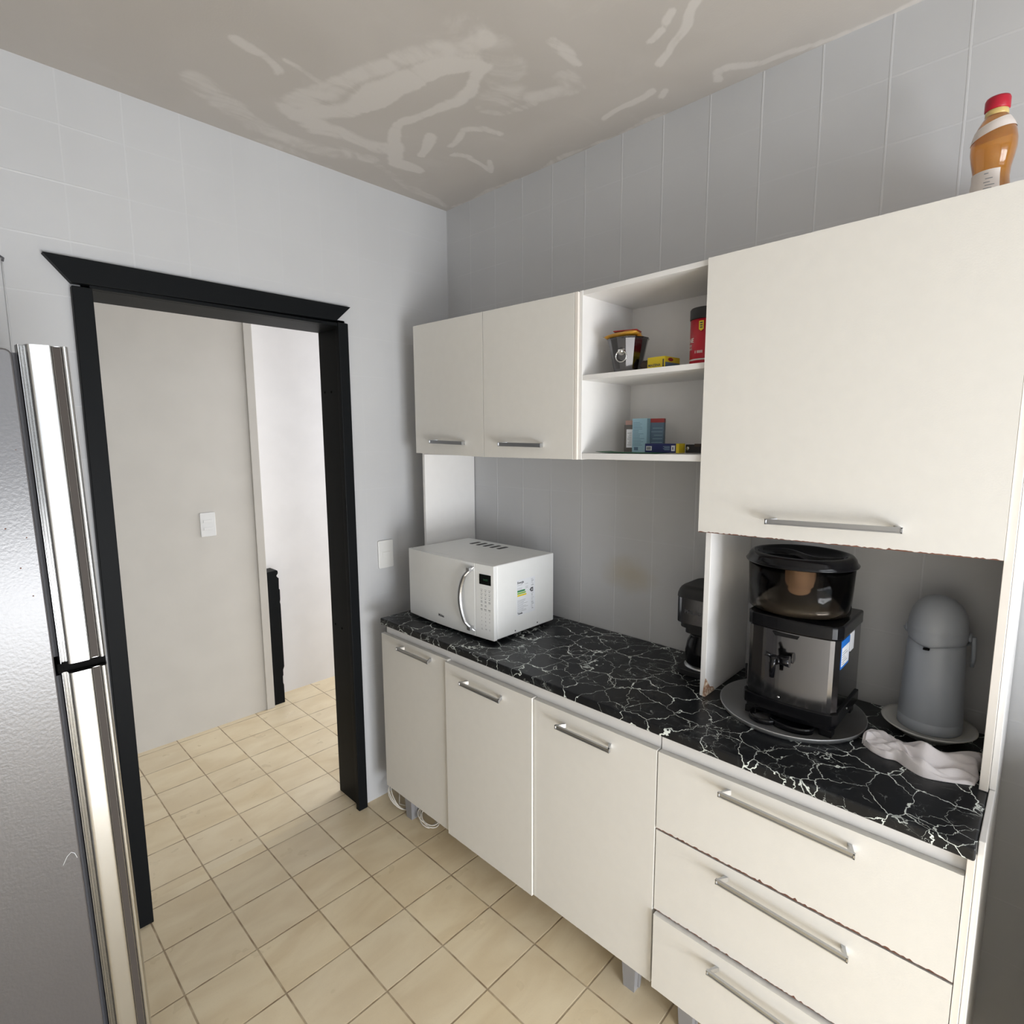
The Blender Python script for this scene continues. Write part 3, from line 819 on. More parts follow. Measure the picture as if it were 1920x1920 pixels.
for r in range(11):
    z = 1.062 - r * 0.0138
    for c_ in range(3):
        y = -0.637 - c_ * 0.0185
        if r in (4,) and c_ == 2: continue
        if r < 3:
            quadfront(mb, y, y - 0.0105, z, z - 0.0012, e=0.0003); quadfront(mb, y - 0.002, y - 0.008, z - 0.005, z - 0.0075, e=0.0003)
        elif r < 6:
            quadfront(mb, y + rk.uniform(-.002, .002), y - 0.009, z, z - 0.003, e=0.0003); quadfront(mb, y - 0.001, y - 0.0095, z - 0.0055, z - 0.0067, e=0.0003)
        else:
            put_text(mb, '123456789+0-QWE'[(r - 6) * 3 + c_], 0.0075, lambda a, b_, d, y=y, z=z: onfront(y - 0.003 - a, z - 0.006 + b_, 0.0003 + d), thick=0.00005)
mb.build('key_print', 'print', mpan, weld=False)
mb = MB(); put_text(mb, 'Midea', 0.014, lambda a, b_, c_: onfront(-0.408 - a, 0.917 + b_, 0.0004 + c_), thick=0.0001, bold=0.0004)
mb.build('lettering', 'darkprint', mdoor, weld=False)
# vents on top
for k in range(5):
    y = -0.318 - k * 0.040
    vs = [(-0.178, y - 0.011), (-0.126, y - 0.001), (-0.122, y - 0.013), (-0.174, y - 0.026)]
    vs = [(-0.176, y), (-0.126, y), (-0.122, y - 0.006), (-0.126, y - 0.020), (-0.176, y - 0.020), (-0.180, y - 0.012)]
    MB().prism(vs, 2, mz1 - 0.0005, mz1 + 0.0004).build('vent', 'blackmatte', mwb, weld=False)
# energy label and screws on the right side (faces -y)
ys_ = my0
lab = MB().box(-0.290, -0.192, ys_ - 0.0005, ys_ + 0.0002, 0.949, 1.080).build('energy_label', 'paper', mw)
def ons(x, z, e=0.0007):
    return (x, ys_ - e, z)
def line(mb, x0, x1, z, h=0.0009, mi=0, e=0.0007):
    mb.box(x0, x1, ys_ - e, ys_ - 0.0002, z - h / 2, z + h / 2, mi)
mb = MB()
put_text(mb, 'Energia', 0.0115, lambda a, b_, c_: (-0.287 + a, ys_ - 0.0007 - c_, 1.066 + b_), thick=0.0001, bold=0.0003)
mb.build('label_lettering', 'darkprint', lab, weld=False)
mb = MB()
put_text(mb, 'Tabela', 0.0100, lambda a, b_, c_: (-0.287 + a, ys_ - 0.0007 - c_, 0.9525 + b_), thick=0.0001, bold=0.0003)
mb.build('label_lettering', 'darkprint', lab, weld=False)
MB().prism([(-0.222, 1.033), (-0.214, 1.041), (-0.203, 1.041), (-0.203, 1.025), (-0.214, 1.025)], 1, ys_ - 0.0008, ys_ - 0.0002).build('grade_arrow', 'darkprint', lab)
mb = MB(); put_text(mb, 'A', 0.010, lambda a, b_, c_: (-0.2135 + a, ys_ - 0.0010 - c_, 1.0295 + b_), thick=0.0001, bold=0.0002)
mb.build('grade_letter', 'paper', lab, weld=False)
mb = MB()
rl = random.Random(9)
for z in (1.060, 1.049, 1.044):
    line(mb, -0.287, -0.262, z); line(mb, -0.245, -0.230, z)
for k in range(10):
    z = 1.004 - k * 0.0046
    line(mb, -0.287, -0.287 + rl.uniform(0.03, 0.058), z)
for k in range(20):
    z = 1.072 - k * 0.0058
    if 1.02 < z < 1.044: continue
    line(mb, -0.214 + rl.uniform(0, .004), -0.203 + rl.uniform(-.003, .004), z, 0.0022 if rl.random() < 0.4 else 0.0011)
mb.build('small_print', 'print', lab, weld=False)
for z, w, m_ in ((1.038, 0.042, 'green'), (1.030, 0.046, 'lime'), (1.022, 0.049, 'yellow')):
    mb = MB(); mb.prism([(-0.287, z - 0.003), (-0.287 + w - 0.004, z - 0.003), (-0.287 + w, z), (-0.287 + w - 0.004, z + 0.003), (-0.287, z + 0.003)], 1, ys_ - 0.0008, ys_ - 0.0002)
    mb.build('rating_bar', m_, lab)
for x, z in ((-0.298, 0.897), (-0.179, 0.899)):
    MB().lathe([(0, 0.0), (0.0028, 0.0), (0.0024, 0.0012), (0, 0.0016)], (0, 0, 0), 10).map(lambda a, b_, c_: (x + a, ys_ - c_, z + b_)).build('screw', 'darkprint', mw)

# ---- aluminium tray
mb = MB().lathe([(0, 0.0), (0.168, 0.0), (0.1725, 0.010), (0.1725, 0.0125), (0.1705, 0.0125), (0.1655, 0.0035), (0, 0.0025)], (-0.197, -1.598, CT + 0.0005), 72)
tray = tag(mb.build('round_tray', 'tray'), 'round dull aluminium tray under the steel water purifier', 'tray')

# ---- water purifier
TZ = CT + 0.0035
pu = thing('water_purifier', (-0.19, -1.605, TZ), 'steel and black water purifier with smoked tank on the round tray', 'water purifier')
def bowed(x0, x1, y0, y1, bow, r=0.02, n=14):
    """plan outline, front (-x) bowed outwards"""
    pts = []
    for i in range(n + 1):
        t = i / n
        y = y0 + (y1 - y0) * t
        e = min(t, 1 - t) * (y1 - y0)
        c = 0 if e > r else (r - math.sqrt(max(0, r * r - (r - e) ** 2))) * 1.0
        pts.append((x0 - bow * (1 - (2 * t - 1) ** 2) + c, y))
    pts += [(x1, y1), (x1, y0)]
    return pts
MB().prism(bowed(-0.287, -0.092, -1.722, -1.511, 0.014, 0.016, 24), 2, 0.934, 1.112, smooth=False).build('body', 'polish', pu)['label'] = 'polished steel housing'
mb = MB().prism(bowed(-0.292, -0.088, -1.727, -1.506, 0.014, 0.018, 24), 2, 0.905, 0.934)
mb.prism(bowed(-0.288, -0.094, -1.722, -1.511, 0.012, 0.018, 24), 2, 0.893, 0.905)
for x, y in ((-0.275, -1.53), (-0.275, -1.705), (-0.105, -1.53), (-0.105, -1.705)):
    mb.box(x - 0.014, x + 0.014, y - 0.014, y + 0.014, TZ, 0.894)
mb.build('base', 'blackgloss', pu, bevel=0.002)
# drip grille in front
mb = MB().lathe([(0.034, 0.0), (0.037, 0.002), (0.037, 0.012), (0.034, 0.014), (0.031, 0.012)], (-0.298, -1.570, TZ + 0.001), 28)
mb.lathe([(0.0, 0.0), (0.050, 0.0), (0.052, 0.014), (0.048, 0.016), (0.046, 0.010), (0.0, 0.008)], (-0.296, -1.632, TZ + 0.001), 32, sx=0.62)
mb.build('drip_tray', 'blackgloss', pu)
MB().prism(bowed(-0.290, -0.090, -1.726, -1.507, 0.014, 0.022, 24), 2, 1.112, 1.146).build('collar', 'blackgloss', pu, bevel=0.005, seg=3)
tc = (-0.190, -1.600)
tk = MB().lathe([(0.0, 0.004), (0.110, 0.004), (0.117, 0.010), (0.1225, 0.130), (0.1205, 0.130), (0.115, 0.012), (0.109, 0.007), (0.0, 0.007)], (*tc, 1.142), 72, sx=0.94).build('tank', 'smoked', pu)
tk['label'] = 'smoked clear plastic tank'
MB().lathe([(0, 0), (0.046, 0.0), (0.047, 0.026), (0.036, 0.034), (0.034, 0.078), (0.029, 0.088), (0.0, 0.090)], (*tc, 1.1515), 28).build('filter_candle', 'clay', tk)
MB().lathe([(0, 0), (0.1125, 0.0), (0.1145, 0.022), (0, 0.022)], (*tc, 1.1515), 48, sx=0.93).build('water', 'water', tk)
lid = MB().lathe([(0.0, 0.002), (0.120, 0.002), (0.1215, 0.0), (0.1285, 0.0), (0.1295, 0.003), (0.124, 0.010), (0.122, 0.017), (0.116, 0.024), (0.106, 0.026), (0.100, 0.022), (0.094, 0.010), (0.0, 0.008)], (*tc, 1.268), 72, sx=0.94).build('lid', 'blackgloss', pu)
mb = MB()
prev = None
N_ = 20
for i in range(N_ + 1):
    t = -1 + 2 * i / N_
    y = tc[1] + t * 0.094
    x = tc[0] + 0.030 * math.sin(t * PI)
    w = 0.007
    b0 = len(mb.v)
    mb.v += [(x - w, y, 1.277), (x - w * 0.5, y, 1.291), (x + w * 0.5, y, 1.291), (x + w, y, 1.277)]
    if i:
        for k in range(3):
            mb.f.append((b0 - 4 + k, b0 - 3 + k, b0 + 1 + k, b0 + k)); mb.mi.append(0); mb.sm.append(True)
mb.build('lid_grip', 'blackgloss', lid, weld=False)
# tap
def tap():
    mb = MB()
    y = -1.592
    mb.tube([(-0.300, y - 0.010, 1.046), (-0.325, y - 0.008, 1.046), (-0.333, y - 0.006, 1.046)], 0.009, 14)
    mb.tube([(-0.329, y, 1.058), (-0.330, y, 1.035), (-0.331, y, 1.004)], lambda t: 0.0105 - 0.005 * t, 14)
    mb.tube([(-0.329, y, 1.056), (-0.346, y + 0.014, 1.066)], 0.005, 10)
    mb.tube([(-0.318, y - 0.012, 1.046), (-0.316, y - 0.034, 1.047)], lambda t: 0.010 + 0.004 * t, 14)
    mb.build('tap', 'blackgloss', pu, weld=False)
tap()
mb = MB()
for (a0, a1, z0, z1, mt) in ((0, 0, 0, 0, 0),):
    pass
MB().prism([(-1.578, 1.109), (-1.640, 1.109), (-1.636, 1.101), (-1.585, 1.100)], 0, -0.3025, -0.2975).build('lip', 'blackgloss', pu)
lb = MB().box(-0.268, -0.200, -1.7232, -1.7218, 1.040, 1.109).build('sticker', 'bluelabel', pu)
MB().box(-0.266, -0.203, -1.7236, -1.7230, 1.046, 1.092).build('sticker_panel', 'paper', lb)
mb = MB()
for k in range(6):
    mb.box(-0.262, -0.262 + 0.02 + 0.03 * ((k * 37 % 10) / 10), -1.7240, -1.7235, 1.050 + k * 0.0058, 1.0512 + k * 0.0058)
mb.build('small_print', 'print', lb)
MB().box(-0.193, -0.160, -1.7235, -1.7218, 1.064, 1.110).build('sticker', 'paper', pu)['label'] = 'small white sticker behind the blue one'
SCR = [(0, 0), (0.0036, 0), (0.003, 0.0012), (0, 0.0015)]
MB().lathe(SCR, (0, 0, 0), 12).map(lambda a, b_, c_: (-0.3005 - c_, -1.60 + a, 0.944 + b_)).build('screw', 'chrome', pu)
MB().lathe(SCR, (0, 0, 0), 12).map(lambda a, b_, c_: (-0.20 + a, -1.7272 - c_, 0.922 + b_)).build('screw', 'chrome', pu)
mb = MB().tube([(-0.10, -1.50, 0.905), (-0.085, -1.475, 0.888), (-0.11, -1.45, 0.889), (-0.06, -1.43, 0.889), (-0.03, -1.44, 0.889), (-0.06, -1.46, 0.896), (-0.10, -1.445, 0.901), (-0.05, -1.425, 0.903), (-0.02, -1.45, 0.90)], 0.0042, 8)
mb.build('power_cord', 'blackmatte', pu)

# ---- plate and flask
pl = MB().lathe([(0, 0.004), (0.048, 0.004), (0.050, 0.0), (0.054, 0.0), (0.058, 0.0075), (0.078, 0.018), (0.0945, 0.0295), (0.0940, 0.0315), (0.086, 0.0285), (0.068, 0.0180), (0, 0.0165)], (-0.0985, -1.877, CT + 0.0006), 64).build('saucer', 'plate')
tag(pl, 'shallow white ceramic plate under the grey flask', 'plate')
fx, fy, fz = -0.086, -1.877, CT + 0.0175
fl_ = thing('vacuum_flask', (fx, fy, fz), 'grey plastic pump flask with domed top standing on the white plate', 'flask')
MB().lathe([(0, 0), (0.0615, 0.0), (0.064, 0.003), (0.064, 0.026), (0.063, 0.0275), (0.0637, 0.0285), (0.0590, 0.130), (0.0560, 0.208), (0.0548, 0.216), (0, 0.216)], (fx, fy, fz), 64).build('body', 'thermos', fl_)
hd = MB()
hd.lathe([(0, 0.2165), (0.0555, 0.2165), (0.0575, 0.223), (0.0582, 0.243), (0.0574, 0.2452), (0.0582, 0.247), (0.0565, 0.267), (0.0510, 0.287), (0.0420, 0.303), (0.0290, 0.315), (0.0140, 0.321), (0, 0.322)], (fx, fy, fz), 64)
# swelling of the spout towards the front left
def spout(x, y, z):
    a = math.atan2(y - fy, x - fx)
    d = math.cos(a - math.radians(170))
    zz = z - fz
    if d > 0 and 0.215 < zz < 0.30:
        k = (d ** 6) * (1 - abs(zz - 0.235) / 0.065)
        if k > 0:
            return (x + 0.008 * k * math.cos(a), y + 0.008 * k * math.sin(a), z - (0.010 * k if zz < 0.225 else 0))
    return (x, y, z)
hd.map(spout)
hd = hd.build('pump_head', 'thermos', fl_)
mb = MB().box(-0.006, 0.006, -0.004, 0.004, -0.002, 0.002)
a = math.radians(170)
mb.map(lambda x, y, z: (fx + 0.0630 * math.cos(a) + y, fy + 0.063 * math.sin(a) + x, fz + 0.206 + z))
mb.build('spout_opening', 'blackgap', hd)
for s in (1, -1):
    MB().lathe([(0, 0), (0.010, 0), (0.011, 0.003), (0.009, 0.006), (0, 0.006)], (0, 0, 0), 16).map(
        lambda a_, b_, c_: (fx + 0.008 + a_, fy + s * (0.0575 + c_), fz + 0.232 + b_)).build('pivot', 'thermos', fl_)
mb = MB()
pts = []
for i in range(33):
    t = PI * i / 32
    pts.append((fx + 0.008 + 0.055 * math.sin(t), fy + 0.0655 * math.cos(t), fz + 0.231 - 0.045 * math.sin(t)))
mb.tube([(fx + 0.01, fy - 0.066, fz + 0.235), (fx + 0.012, fy - 0.068, fz + 0.212), (fx + 0.016, fy - 0.069, fz + 0.180), (fx + 0.022, fy - 0.067, fz + 0.160)], lambda t: 0.0052 - 0.0015 * t, 10)
mb.tube(pts, 0.0032, 8)
mb.build('handle', 'thermos', fl_, weld=False)

# ---- towel
def towel():
    back = [(-0.256, -1.776), (-0.213, -1.786), (-0.190, -1.808), (-0.196, -1.840), (-0.201, -1.872), (-0.200, -1.905), (-0.172, -1.940), (-0.120, -1.984)]
    frnt = [(-0.262, -1.784), (-0.284, -1.803), (-0.295, -1.828), (-0.287, -1.850), (-0.301, -1.872), (-0.316, -1.902), (-0.310, -1.935), (-0.300, -1.960), (-0.286, -1.984)]
    nS, nT = 84, 40
    def lerp(c, s):
        q = s * (len(c) - 1); i = min(int(q), len(c) - 2); f = q - i
        p0, p1, p2, p3 = c[max(i - 1, 0)], c[i], c[i + 1], c[min(i + 2, len(c) - 1)]
        return [0.5 * ((2 * p1[k]) + (-p0[k] + p2[k]) * f + (2 * p0[k] - 5 * p1[k] + 4 * p2[k] - p3[k]) * f * f + (-p0[k] + 3 * p1[k] - 3 * p2[k] + p3[k]) * f ** 3) for k in (0, 1)]
    vs, fs = [], []
    for i in range(nS + 1):
        s = i / nS
        a, b_ = lerp(back, s), lerp(frnt, s)
        for j in range(nT + 1):
            t = j / nT
            x = a[0] + (b_[0] - a[0]) * t; y = a[1] + (b_[1] - a[1]) * t
            env = min(1, min(t, 1 - t) / 0.10, min(s, 1 - s) / 0.05)
            env = math.sqrt(max(0, env * (2 - env)))
            h = 0.013 + 0.006 * math.sin(7 * t + 5 * s) + 0.0055 * math.sin(13 * t - 9 * s + 1.0) + 0.003 * math.sin(24 * t + 11 * s) + 0.0022 * math.sin(41 * t - 30 * s + 3 * math.sin(9 * s))
            # main diagonal fold crest and a deep valley in front of it
            c0 = 0.42 - 0.25 * math.cos(2.4 * s * PI) * 0.5 + 0.18 * s
            h += 0.016 * math.exp(-((t - c0) / 0.10) ** 2)
            h -= 0.010 * math.exp(-((t - c0 - 0.20) / 0.05) ** 2) * (0.3 + s)
            h += 0.013 * math.exp(-((s - 0.62) / 0.07) ** 2) * (1 - 0.4 * t)
            h = max(h, 0.004)
            vs.append((x + 0.004 * math.sin(9 * s + 6 * t), y + 0.002 * math.sin(14 * t), CT + 0.0015 + h * env))
    for i in range(nS):
        for j in range(nT):
            k = i * (nT + 1) + j
            fs.append((k, k + nT + 1, k + nT + 2, k + 1))
    # underside
    b0 = len(vs)
    base_ = [(v[0], v[1], CT + 0.0008) for v in vs]
    vs2 = vs + base_
    fs2 = fs + [(b0 + f[3], b0 + f[2], b0 + f[1], b0 + f[0]) for f in fs]
    rim = [j for j in range(nT + 1)] + [(i) * (nT + 1) + nT for i in range(1, nS + 1)] + [nS * (nT + 1) + j for j in range(nT - 1, -1, -1)] + [i * (nT + 1) for i in range(nS - 1, 0, -1)]
    for q in range(len(rim)):
        p, r = rim[q], rim[(q + 1) % len(rim)]
        fs2.append((p, r, b0 + r, b0 + p))
    mb = MB(); mb.add(vs2, fs2, 0, True)
    o = mb.build('dish_towel', 'cloth')
    tag(o, 'crumpled white dish towel lying in front of the flask plate', 'towel')
towel()

# ---- coffee maker behind the divider
cm = thing('coffee_maker', (-0.12, -1.32, CT), 'black and chrome drip coffee maker half hidden behind the niche divider', 'coffee maker')
cy0, cy1 = -1.380, -1.257
def blob(x0, x1, y0, y1, r=0.03):
    return rounded(x0, x1, y0, y1, r, 6)
mb = MB().prism(blob(-0.185, -0.03, cy0, cy1), 2, CT + 0.001, CT + 0.018)
mb.build('base', 'blackmatte', cm, bevel=0.002)
MB().lathe([(0, 0), (0.056, 0), (0.057, 0.004), (0, 0.005)], (-0.118, -1.322, CT + 0.018), 40).build('hot_plate', 'alu', cm)
MB().prism(blob(-0.060, -0.03, cy0 + 0.01, cy1 - 0.005, 0.01), 2, CT + 0.018, 1.05).build('column', 'blackmatte', cm)
MB().lathe([(0, 0.0), (0.045, 0.0), (0.052, 0.010), (0.054, 0.045), (0.048, 0.075), (0.040, 0.092), (0.042, 0.1), (0, 0.1)], (-0.122, -1.322, CT + 0.0235), 40).build('carafe', 'blackgloss', cm)
MB().prism(blob(-0.165, -0.03, cy0 + 0.006, cy1 - 0.018, 0.02), 2, 0.998, 1.018).prism(blob(-0.180, -0.03, cy0 + 0.003, cy1 - 0.006, 0.03), 2, 1.018, 1.036).build('filter_holder', 'blackmatte', cm)
bd = MB().prism(blob(-0.192, -0.028, cy0, cy1 + 0.002, 0.034), 2, 1.036, 1.112, smooth=False).build('band', 'polish', cm)
mb = MB(); put_text(mb, 'PHILCO', 0.015, lambda a, b_, c_: (-0.1925 - c_, -1.291 - a, 1.068 + b_), thick=0.0002, bold=0.0004)
mb.build('lettering', 'darkprint', bd, weld=False)
mb = MB()
n = 8
out = blob(-0.194, -0.026, cy0 - 0.001, cy1 + 0.003, 0.036)
for k in range(6):
    t = k / 5
    s_ = 1 - 0.30 * (1 - math.cos(t * PI / 2))
    z = 1.112 + 0.034 * math.sin(t * PI / 2)
    b0 = len(mb.v)
    mb.v += [(-0.11 + (p[0] + 0.11) * s_, -1.322 + (p[1] + 1.322) * s_, z) for p in out]
    if k:
        m_ = len(out)
        for i in range(m_):
            mb.f.append((b0 - m_ + i, b0 - m_ + (i + 1) % m_, b0 + (i + 1) % m_, b0 + i)); mb.mi.append(0); mb.sm.append(True)
mb.f.append(tuple(range(len(mb.v) - len(out), len(mb.v)))); mb.mi.append(0); mb.sm.append(False)
mb.build('lid', 'blackmatte', cm, weld=False)

# ================================================================= SMALL THINGS
# ---- juice bottle on top of the lift-door cabinet
bx, by, bz = -0.15, -1.899, 2.0285
bo = thing('juice_bottle', (bx, by, bz), 'amber juice bottle with red cap on top of the right wall cabinet', 'bottle')
PR = [(0, 0.0), (0.030, 0.0), (0.034, 0.003), (0.0345, 0.02), (0.0325, 0.045), (0.0300, 0.068), (0.0305, 0.085), (0.0340, 0.103), (0.0372, 0.122), (0.0375, 0.137), (0.0350, 0.153), (0.0300, 0.168), (0.0235, 0.180), (0.0180, 0.188), (0.0172, 0.195), (0.0172, 0.198), (0, 0.198)]
def prof_r(z):
    for (r0, z0), (r1, z1) in zip(PR[1:-1], PR[2:-1]):
        if z0 <= z <= z1: return r0 + (r1 - r0) * (z - z0) / max(z1 - z0, 1e-6)
    return 0.017
MB().lathe(PR, (bx, by, bz), 64).build('body', 'juice', bo)
MB().lathe([(0.0178, 0.186), (0.0190, 0.188), (0.0192, 0.196), (0.0178, 0.198)], (bx, by, bz), 48).build('neck_ring', 'clearneck', bo)
MB().lathe([(0, 0.198), (0.0195, 0.198), (0.0205, 0.200), (0.0205, 0.217), (0.0190, 0.221), (0, 0.222)], (bx, by, bz), 48).build('cap', 'redcap', bo)
zs = [0.150 + 0.0022 * k for k in range(11)]
bm_ = MB()
for k in range(49):
    a = 2 * PI * k / 48
    for j in range(7):
        z = 0.150 + 0.0036 * j - 0.010 * math.sin(a)
        r_ = prof_r(z) + 0.0009
        bm_.v.append((bx + r_ * math.cos(a), by + r_ * math.sin(a), bz + z))
for k in range(48):
    for j in range(6):
        bm_.f.append((k * 7 + j, k * 7 + 7 + j, k * 7 + 8 + j, k * 7 + 1 + j)); bm_.mi.append(0); bm_.sm.append(True)
bm_.build('shoulder_band', 'labelwhite', bo)
# sleeve label with its open edge turned towards the room
zs = [0.002 + 0.006 * k for k in range(14)]
lbm = MB()
lbm.lathe([(prof_r(z) + 0.0008, z) for z in zs], (bx, by, bz), 30, a0=math.radians(75), a1=math.radians(212))
lbl = lbm.build('label', 'labelwhite', bo)
lm = MB()
for k, z in enumerate((0.072, 0.062, 0.055, 0.049, 0.043, 0.037, 0.031, 0.025)):
    lm.lathe([(prof_r(z) + 0.0012, z), (prof_r(z + 0.0016) + 0.0012, z + 0.0016)], (bx, by, bz), 12, a0=math.radians(165 + (k * 5) % 9), a1=math.radians(178 + (k * 13) % 20))
lm.build('label_print', 'print', lbl)

# ---- things on the upper shelf (z 1.773)
SZ = 1.7742
jb = thing('supplement_tub', (-0.185, -1.326, SZ), 'tall red tub with black lid at the right end of the upper shelf', 'tub')
jc = (-0.185, -1.3255)
JR = 0.0455
MB().lathe([(0, 0), (JR - 0.001, 0), (JR, 0.002), (JR, 0.124), (0, 0.124)], (*jc, SZ), 48).build('body', 'red', jb)
MB().lathe([(0, 0.1245), (JR + 0.0005, 0.1245), (JR + 0.0015, 0.127), (JR + 0.0015, 0.151), (JR - 0.001, 0.155), (0, 0.156)], (*jc, SZ), 48).build('lid', 'blackmatte', jb)
def oncyl(a0, z0, e=0.0006):
    # u runs towards -y seen from -x
    def f(a, b_, c_):
        th = a0 + a / JR
        r = JR + e + c_
        return (jc[0] + r * math.cos(th), jc[1] + r * math.sin(th), SZ + z0 + b_)
    return f
mb = MB()
put_text(mb, 'CREATINE', 0.0165, oncyl(math.radians(60), 0.064), thick=0.0002, bold=0.0004)
put_text(mb, 'MONOHYDRATE', 0.0090, oncyl(math.radians(60), 0.053), thick=0.0002)
put_text(mb, '300 G', 0.0090, oncyl(math.radians(120), 0.044), thick=0.0002)
mb.lathe([(JR + 0.0006, 0.0155), (JR + 0.0006, 0.0195)], (*jc, SZ), 48)
mb.lathe([(JR + 0.0006, 0.034), (JR + 0.0006, 0.041)], (*jc, SZ), 8, a0=math.radians(163), a1=math.radians(166))
for k in range(5):
    mb.lathe([(JR + 0.0006, 0.034), (JR + 0.0006, 0.041)], (*jc, SZ), 4, a0=math.radians(171 + k * 4.2), a1=math.radians(173.6 + k * 4.2))
mb.build('lettering', 'labelwhite', jb, weld=False)
mb = MB()
f = oncyl(math.radians(176), 0.096, 0.0008)
mb.add([f(0, 0, 0), f(0.0065, -0.005, 0), f(0.013, 0, 0), f(0.013, 0.022, 0), f(0.0065, 0.022, 0), f(0, 0.022, 0)], [(0, 1, 4, 5), (1, 2, 3, 4)])
bdg = mb.build('badge', 'yellow', jb)
mb = MB()
for k in range(3):
    vs = [f(0.003, 0.003 + k * 0.006, 0.0004), f(0.010, 0.003 + k * 0.006, 0.0004), f(0.010, 0.006 + k * 0.006, 0.0004), f(0.003, 0.006 + k * 0.006, 0.0004)]
    mb.add(vs, [(0, 1, 2, 3)])
mb.build('badge_print', 'darkprint', bdg)

kx, ky = -0.200, -1.082
bk = thing('metal_bucket', (kx, ky, SZ), 'small polished metal bucket with ring handle on the upper shelf', 'bucket')
MB().lathe([(0, 0.001), (0.037, 0.001), (0.0385, 0.0), (0.0395, 0.002), (0.060, 0.098), (0.063, 0.100), (0.063, 0.102), (0.0595, 0.102), (0.0380, 0.004), (0, 0.003)], (kx, ky, SZ), 14, smooth=False).build('pail', 'polish', bk)
mb = MB()
ra = math.radians(192)
nx_, ny_ = math.cos(ra), math.sin(ra)
ox, oy = kx + 0.053 * nx_, ky + 0.053 * ny_
pts = []
for i in range(25):
    t = 2 * PI * i / 24
    u = 0.0165 * math.sin(t); v = 0.0165 * math.cos(t)
    pts.append((ox + 0.003 * nx_ - ny_ * u, oy + 0.003 * ny_ + nx_ * u, SZ + 0.046 + v))
mb.tube(pts, 0.0018, 8, cap=False)
mb.build('ring', 'chrome', bk)
mb = MB().lathe([(0, 0.0), (0.012, 0.0), (0.012, 0.002), (0.007, 0.004), (0.0065, 0.009), (0, 0.011)], (0, 0, 0), 20)
mb.map(lambda x, y, z: (ox - 0.002 * nx_ + z * nx_ - ny_ * x, oy - 0.002 * ny_ + z * ny_ + nx_ * x, SZ + 0.061 + y))
mb.build('boss', 'chrome', bk)
def packet(name, c, sx, sy, sz, rot, mats, label, cat='packet', tilt=(0, 0)):
    """soft pillow packet with crimped ends"""
    nx, ny = 10, 14
    vs, fs = [], []
    for side in (1, -1):
        for i in range(nx + 1):
            for j in range(ny + 1):
                u, v = i / nx * 2 - 1, j / ny * 2 - 1
                h = (1 - u ** 4) * (1 - v ** 6) * (0.85 + 0.15 * math.sin(9 * u + 4 * v))
                vs.append((u * sx / 2, v * sy / 2, side * h * sz / 2))
    m_ = (nx + 1) * (ny + 1)
    for s in (0, 1):
        for i in range(nx):
            for j in range(ny):
                k = s * m_ + i * (ny + 1) + j
                fs.append((k, k + ny + 1, k + ny + 2, k + 1))
    mb = MB(); mb.add(vs, fs, 0, True)
    R = Matrix.Rotation(rot, 3, 'Z') @ Matrix.Rotation(tilt[0], 3, 'X') @ Matrix.Rotation(tilt[1], 3, 'Y')
    mb.map(lambda x, y, z: tuple(R @ Vector((x, y, z)) + Vector(c)))
    return tag(mb.build(name, mats), label, cat)
pk = packet('snack_packet', (kx - 0.012, ky + 0.012, SZ + 0.113), 0.062, 0.104, 0.020, 0.28, 'orangepack', 'orange and yellow packet lying across the metal bucket rim', tilt=(-0.10, 0.0))
pk2 = packet('snack_packet', (kx + 0.02, ky - 0.026, SZ + 0.100), 0.050, 0.055, 0.024, -0.6, 'orangepack', 'small gold packet standing up inside the metal bucket, behind', tilt=(0.5, 1.0))
mb = MB().box(-0.026, 0.026, -0.044, 0.030, 0.0, 0.0035)
mb.map(lambda x, y, z: tuple(Matrix.Rotation(0.28, 3, 'Z') @ Vector((x, y, z)) + Vector((kx + 0.004, ky + 0.014, SZ + 0.1245))))
sg = tag(mb.build('sachet', 'redprint', bevel=0.002), 'flat red sachet on top of the orange packet', 'sachet')
packet('snack_packet', (-0.210, -1.150, SZ + 0.0165), 0.020, 0.030, 0.033, 0.2, 'brown', 'dark brown packet between the metal bucket and yellow box')

def carton(name, c, dx, dy, dz, rot, mat, label, cat='box', bev=0.0008):
    mb = MB().box(-dx / 2, dx / 2, -dy / 2, dy / 2, 0, dz)
    R = Matrix.Rotation(rot, 3, 'Z')
    o = mb.build(name, mat, bevel=bev)
    o.location = c
    o.rotation_euler = (0, 0, rot)
    return tag(o, label, cat)
def face_part(parent, name, mat, fn):
    """child mesh given in the parent's own coordinates"""
    mb = MB(); fn(mb)
    o = mb.build(name, mat, weld=False)
    o.parent = parent
    return o
# yellow carton (corner towards the room)
yb = carton('food_carton', (-0.195, -1.200, SZ), 0.078, 0.058, 0.036, -0.06, 'yellow', 'yellow carton turned corner-on between bucket and red tub')
def f1(mb):
    put_text(mb, 'MAIZENA', 0.0095, lambda a, b_, c_: (-0.0393 - c_, 0.026 - a, 0.010 + b_), thick=0.0001, bold=0.0002)
    mb.box(-0.0396, -0.0389, -0.026, -0.022, 0.006, 0.028)
face_part(yb, 'lettering', 'darkprint', f1)
def f2(mb):
    mb.box(-0.037, 0.038, -0.0294, -0.0288, 0.001, 0.020)
face_part(yb, 'side_print', 'dustblue', f2)
def f3(mb):
    mb.prism([(-0.010 + 0.013 * math.cos(t), 0.028 + 0.005 * math.sin(t)) for t in [k * PI / 8 for k in range(16)]], 1, -0.0296, -0.0288)
face_part(yb, 'red_mark', 'redprint', f3)

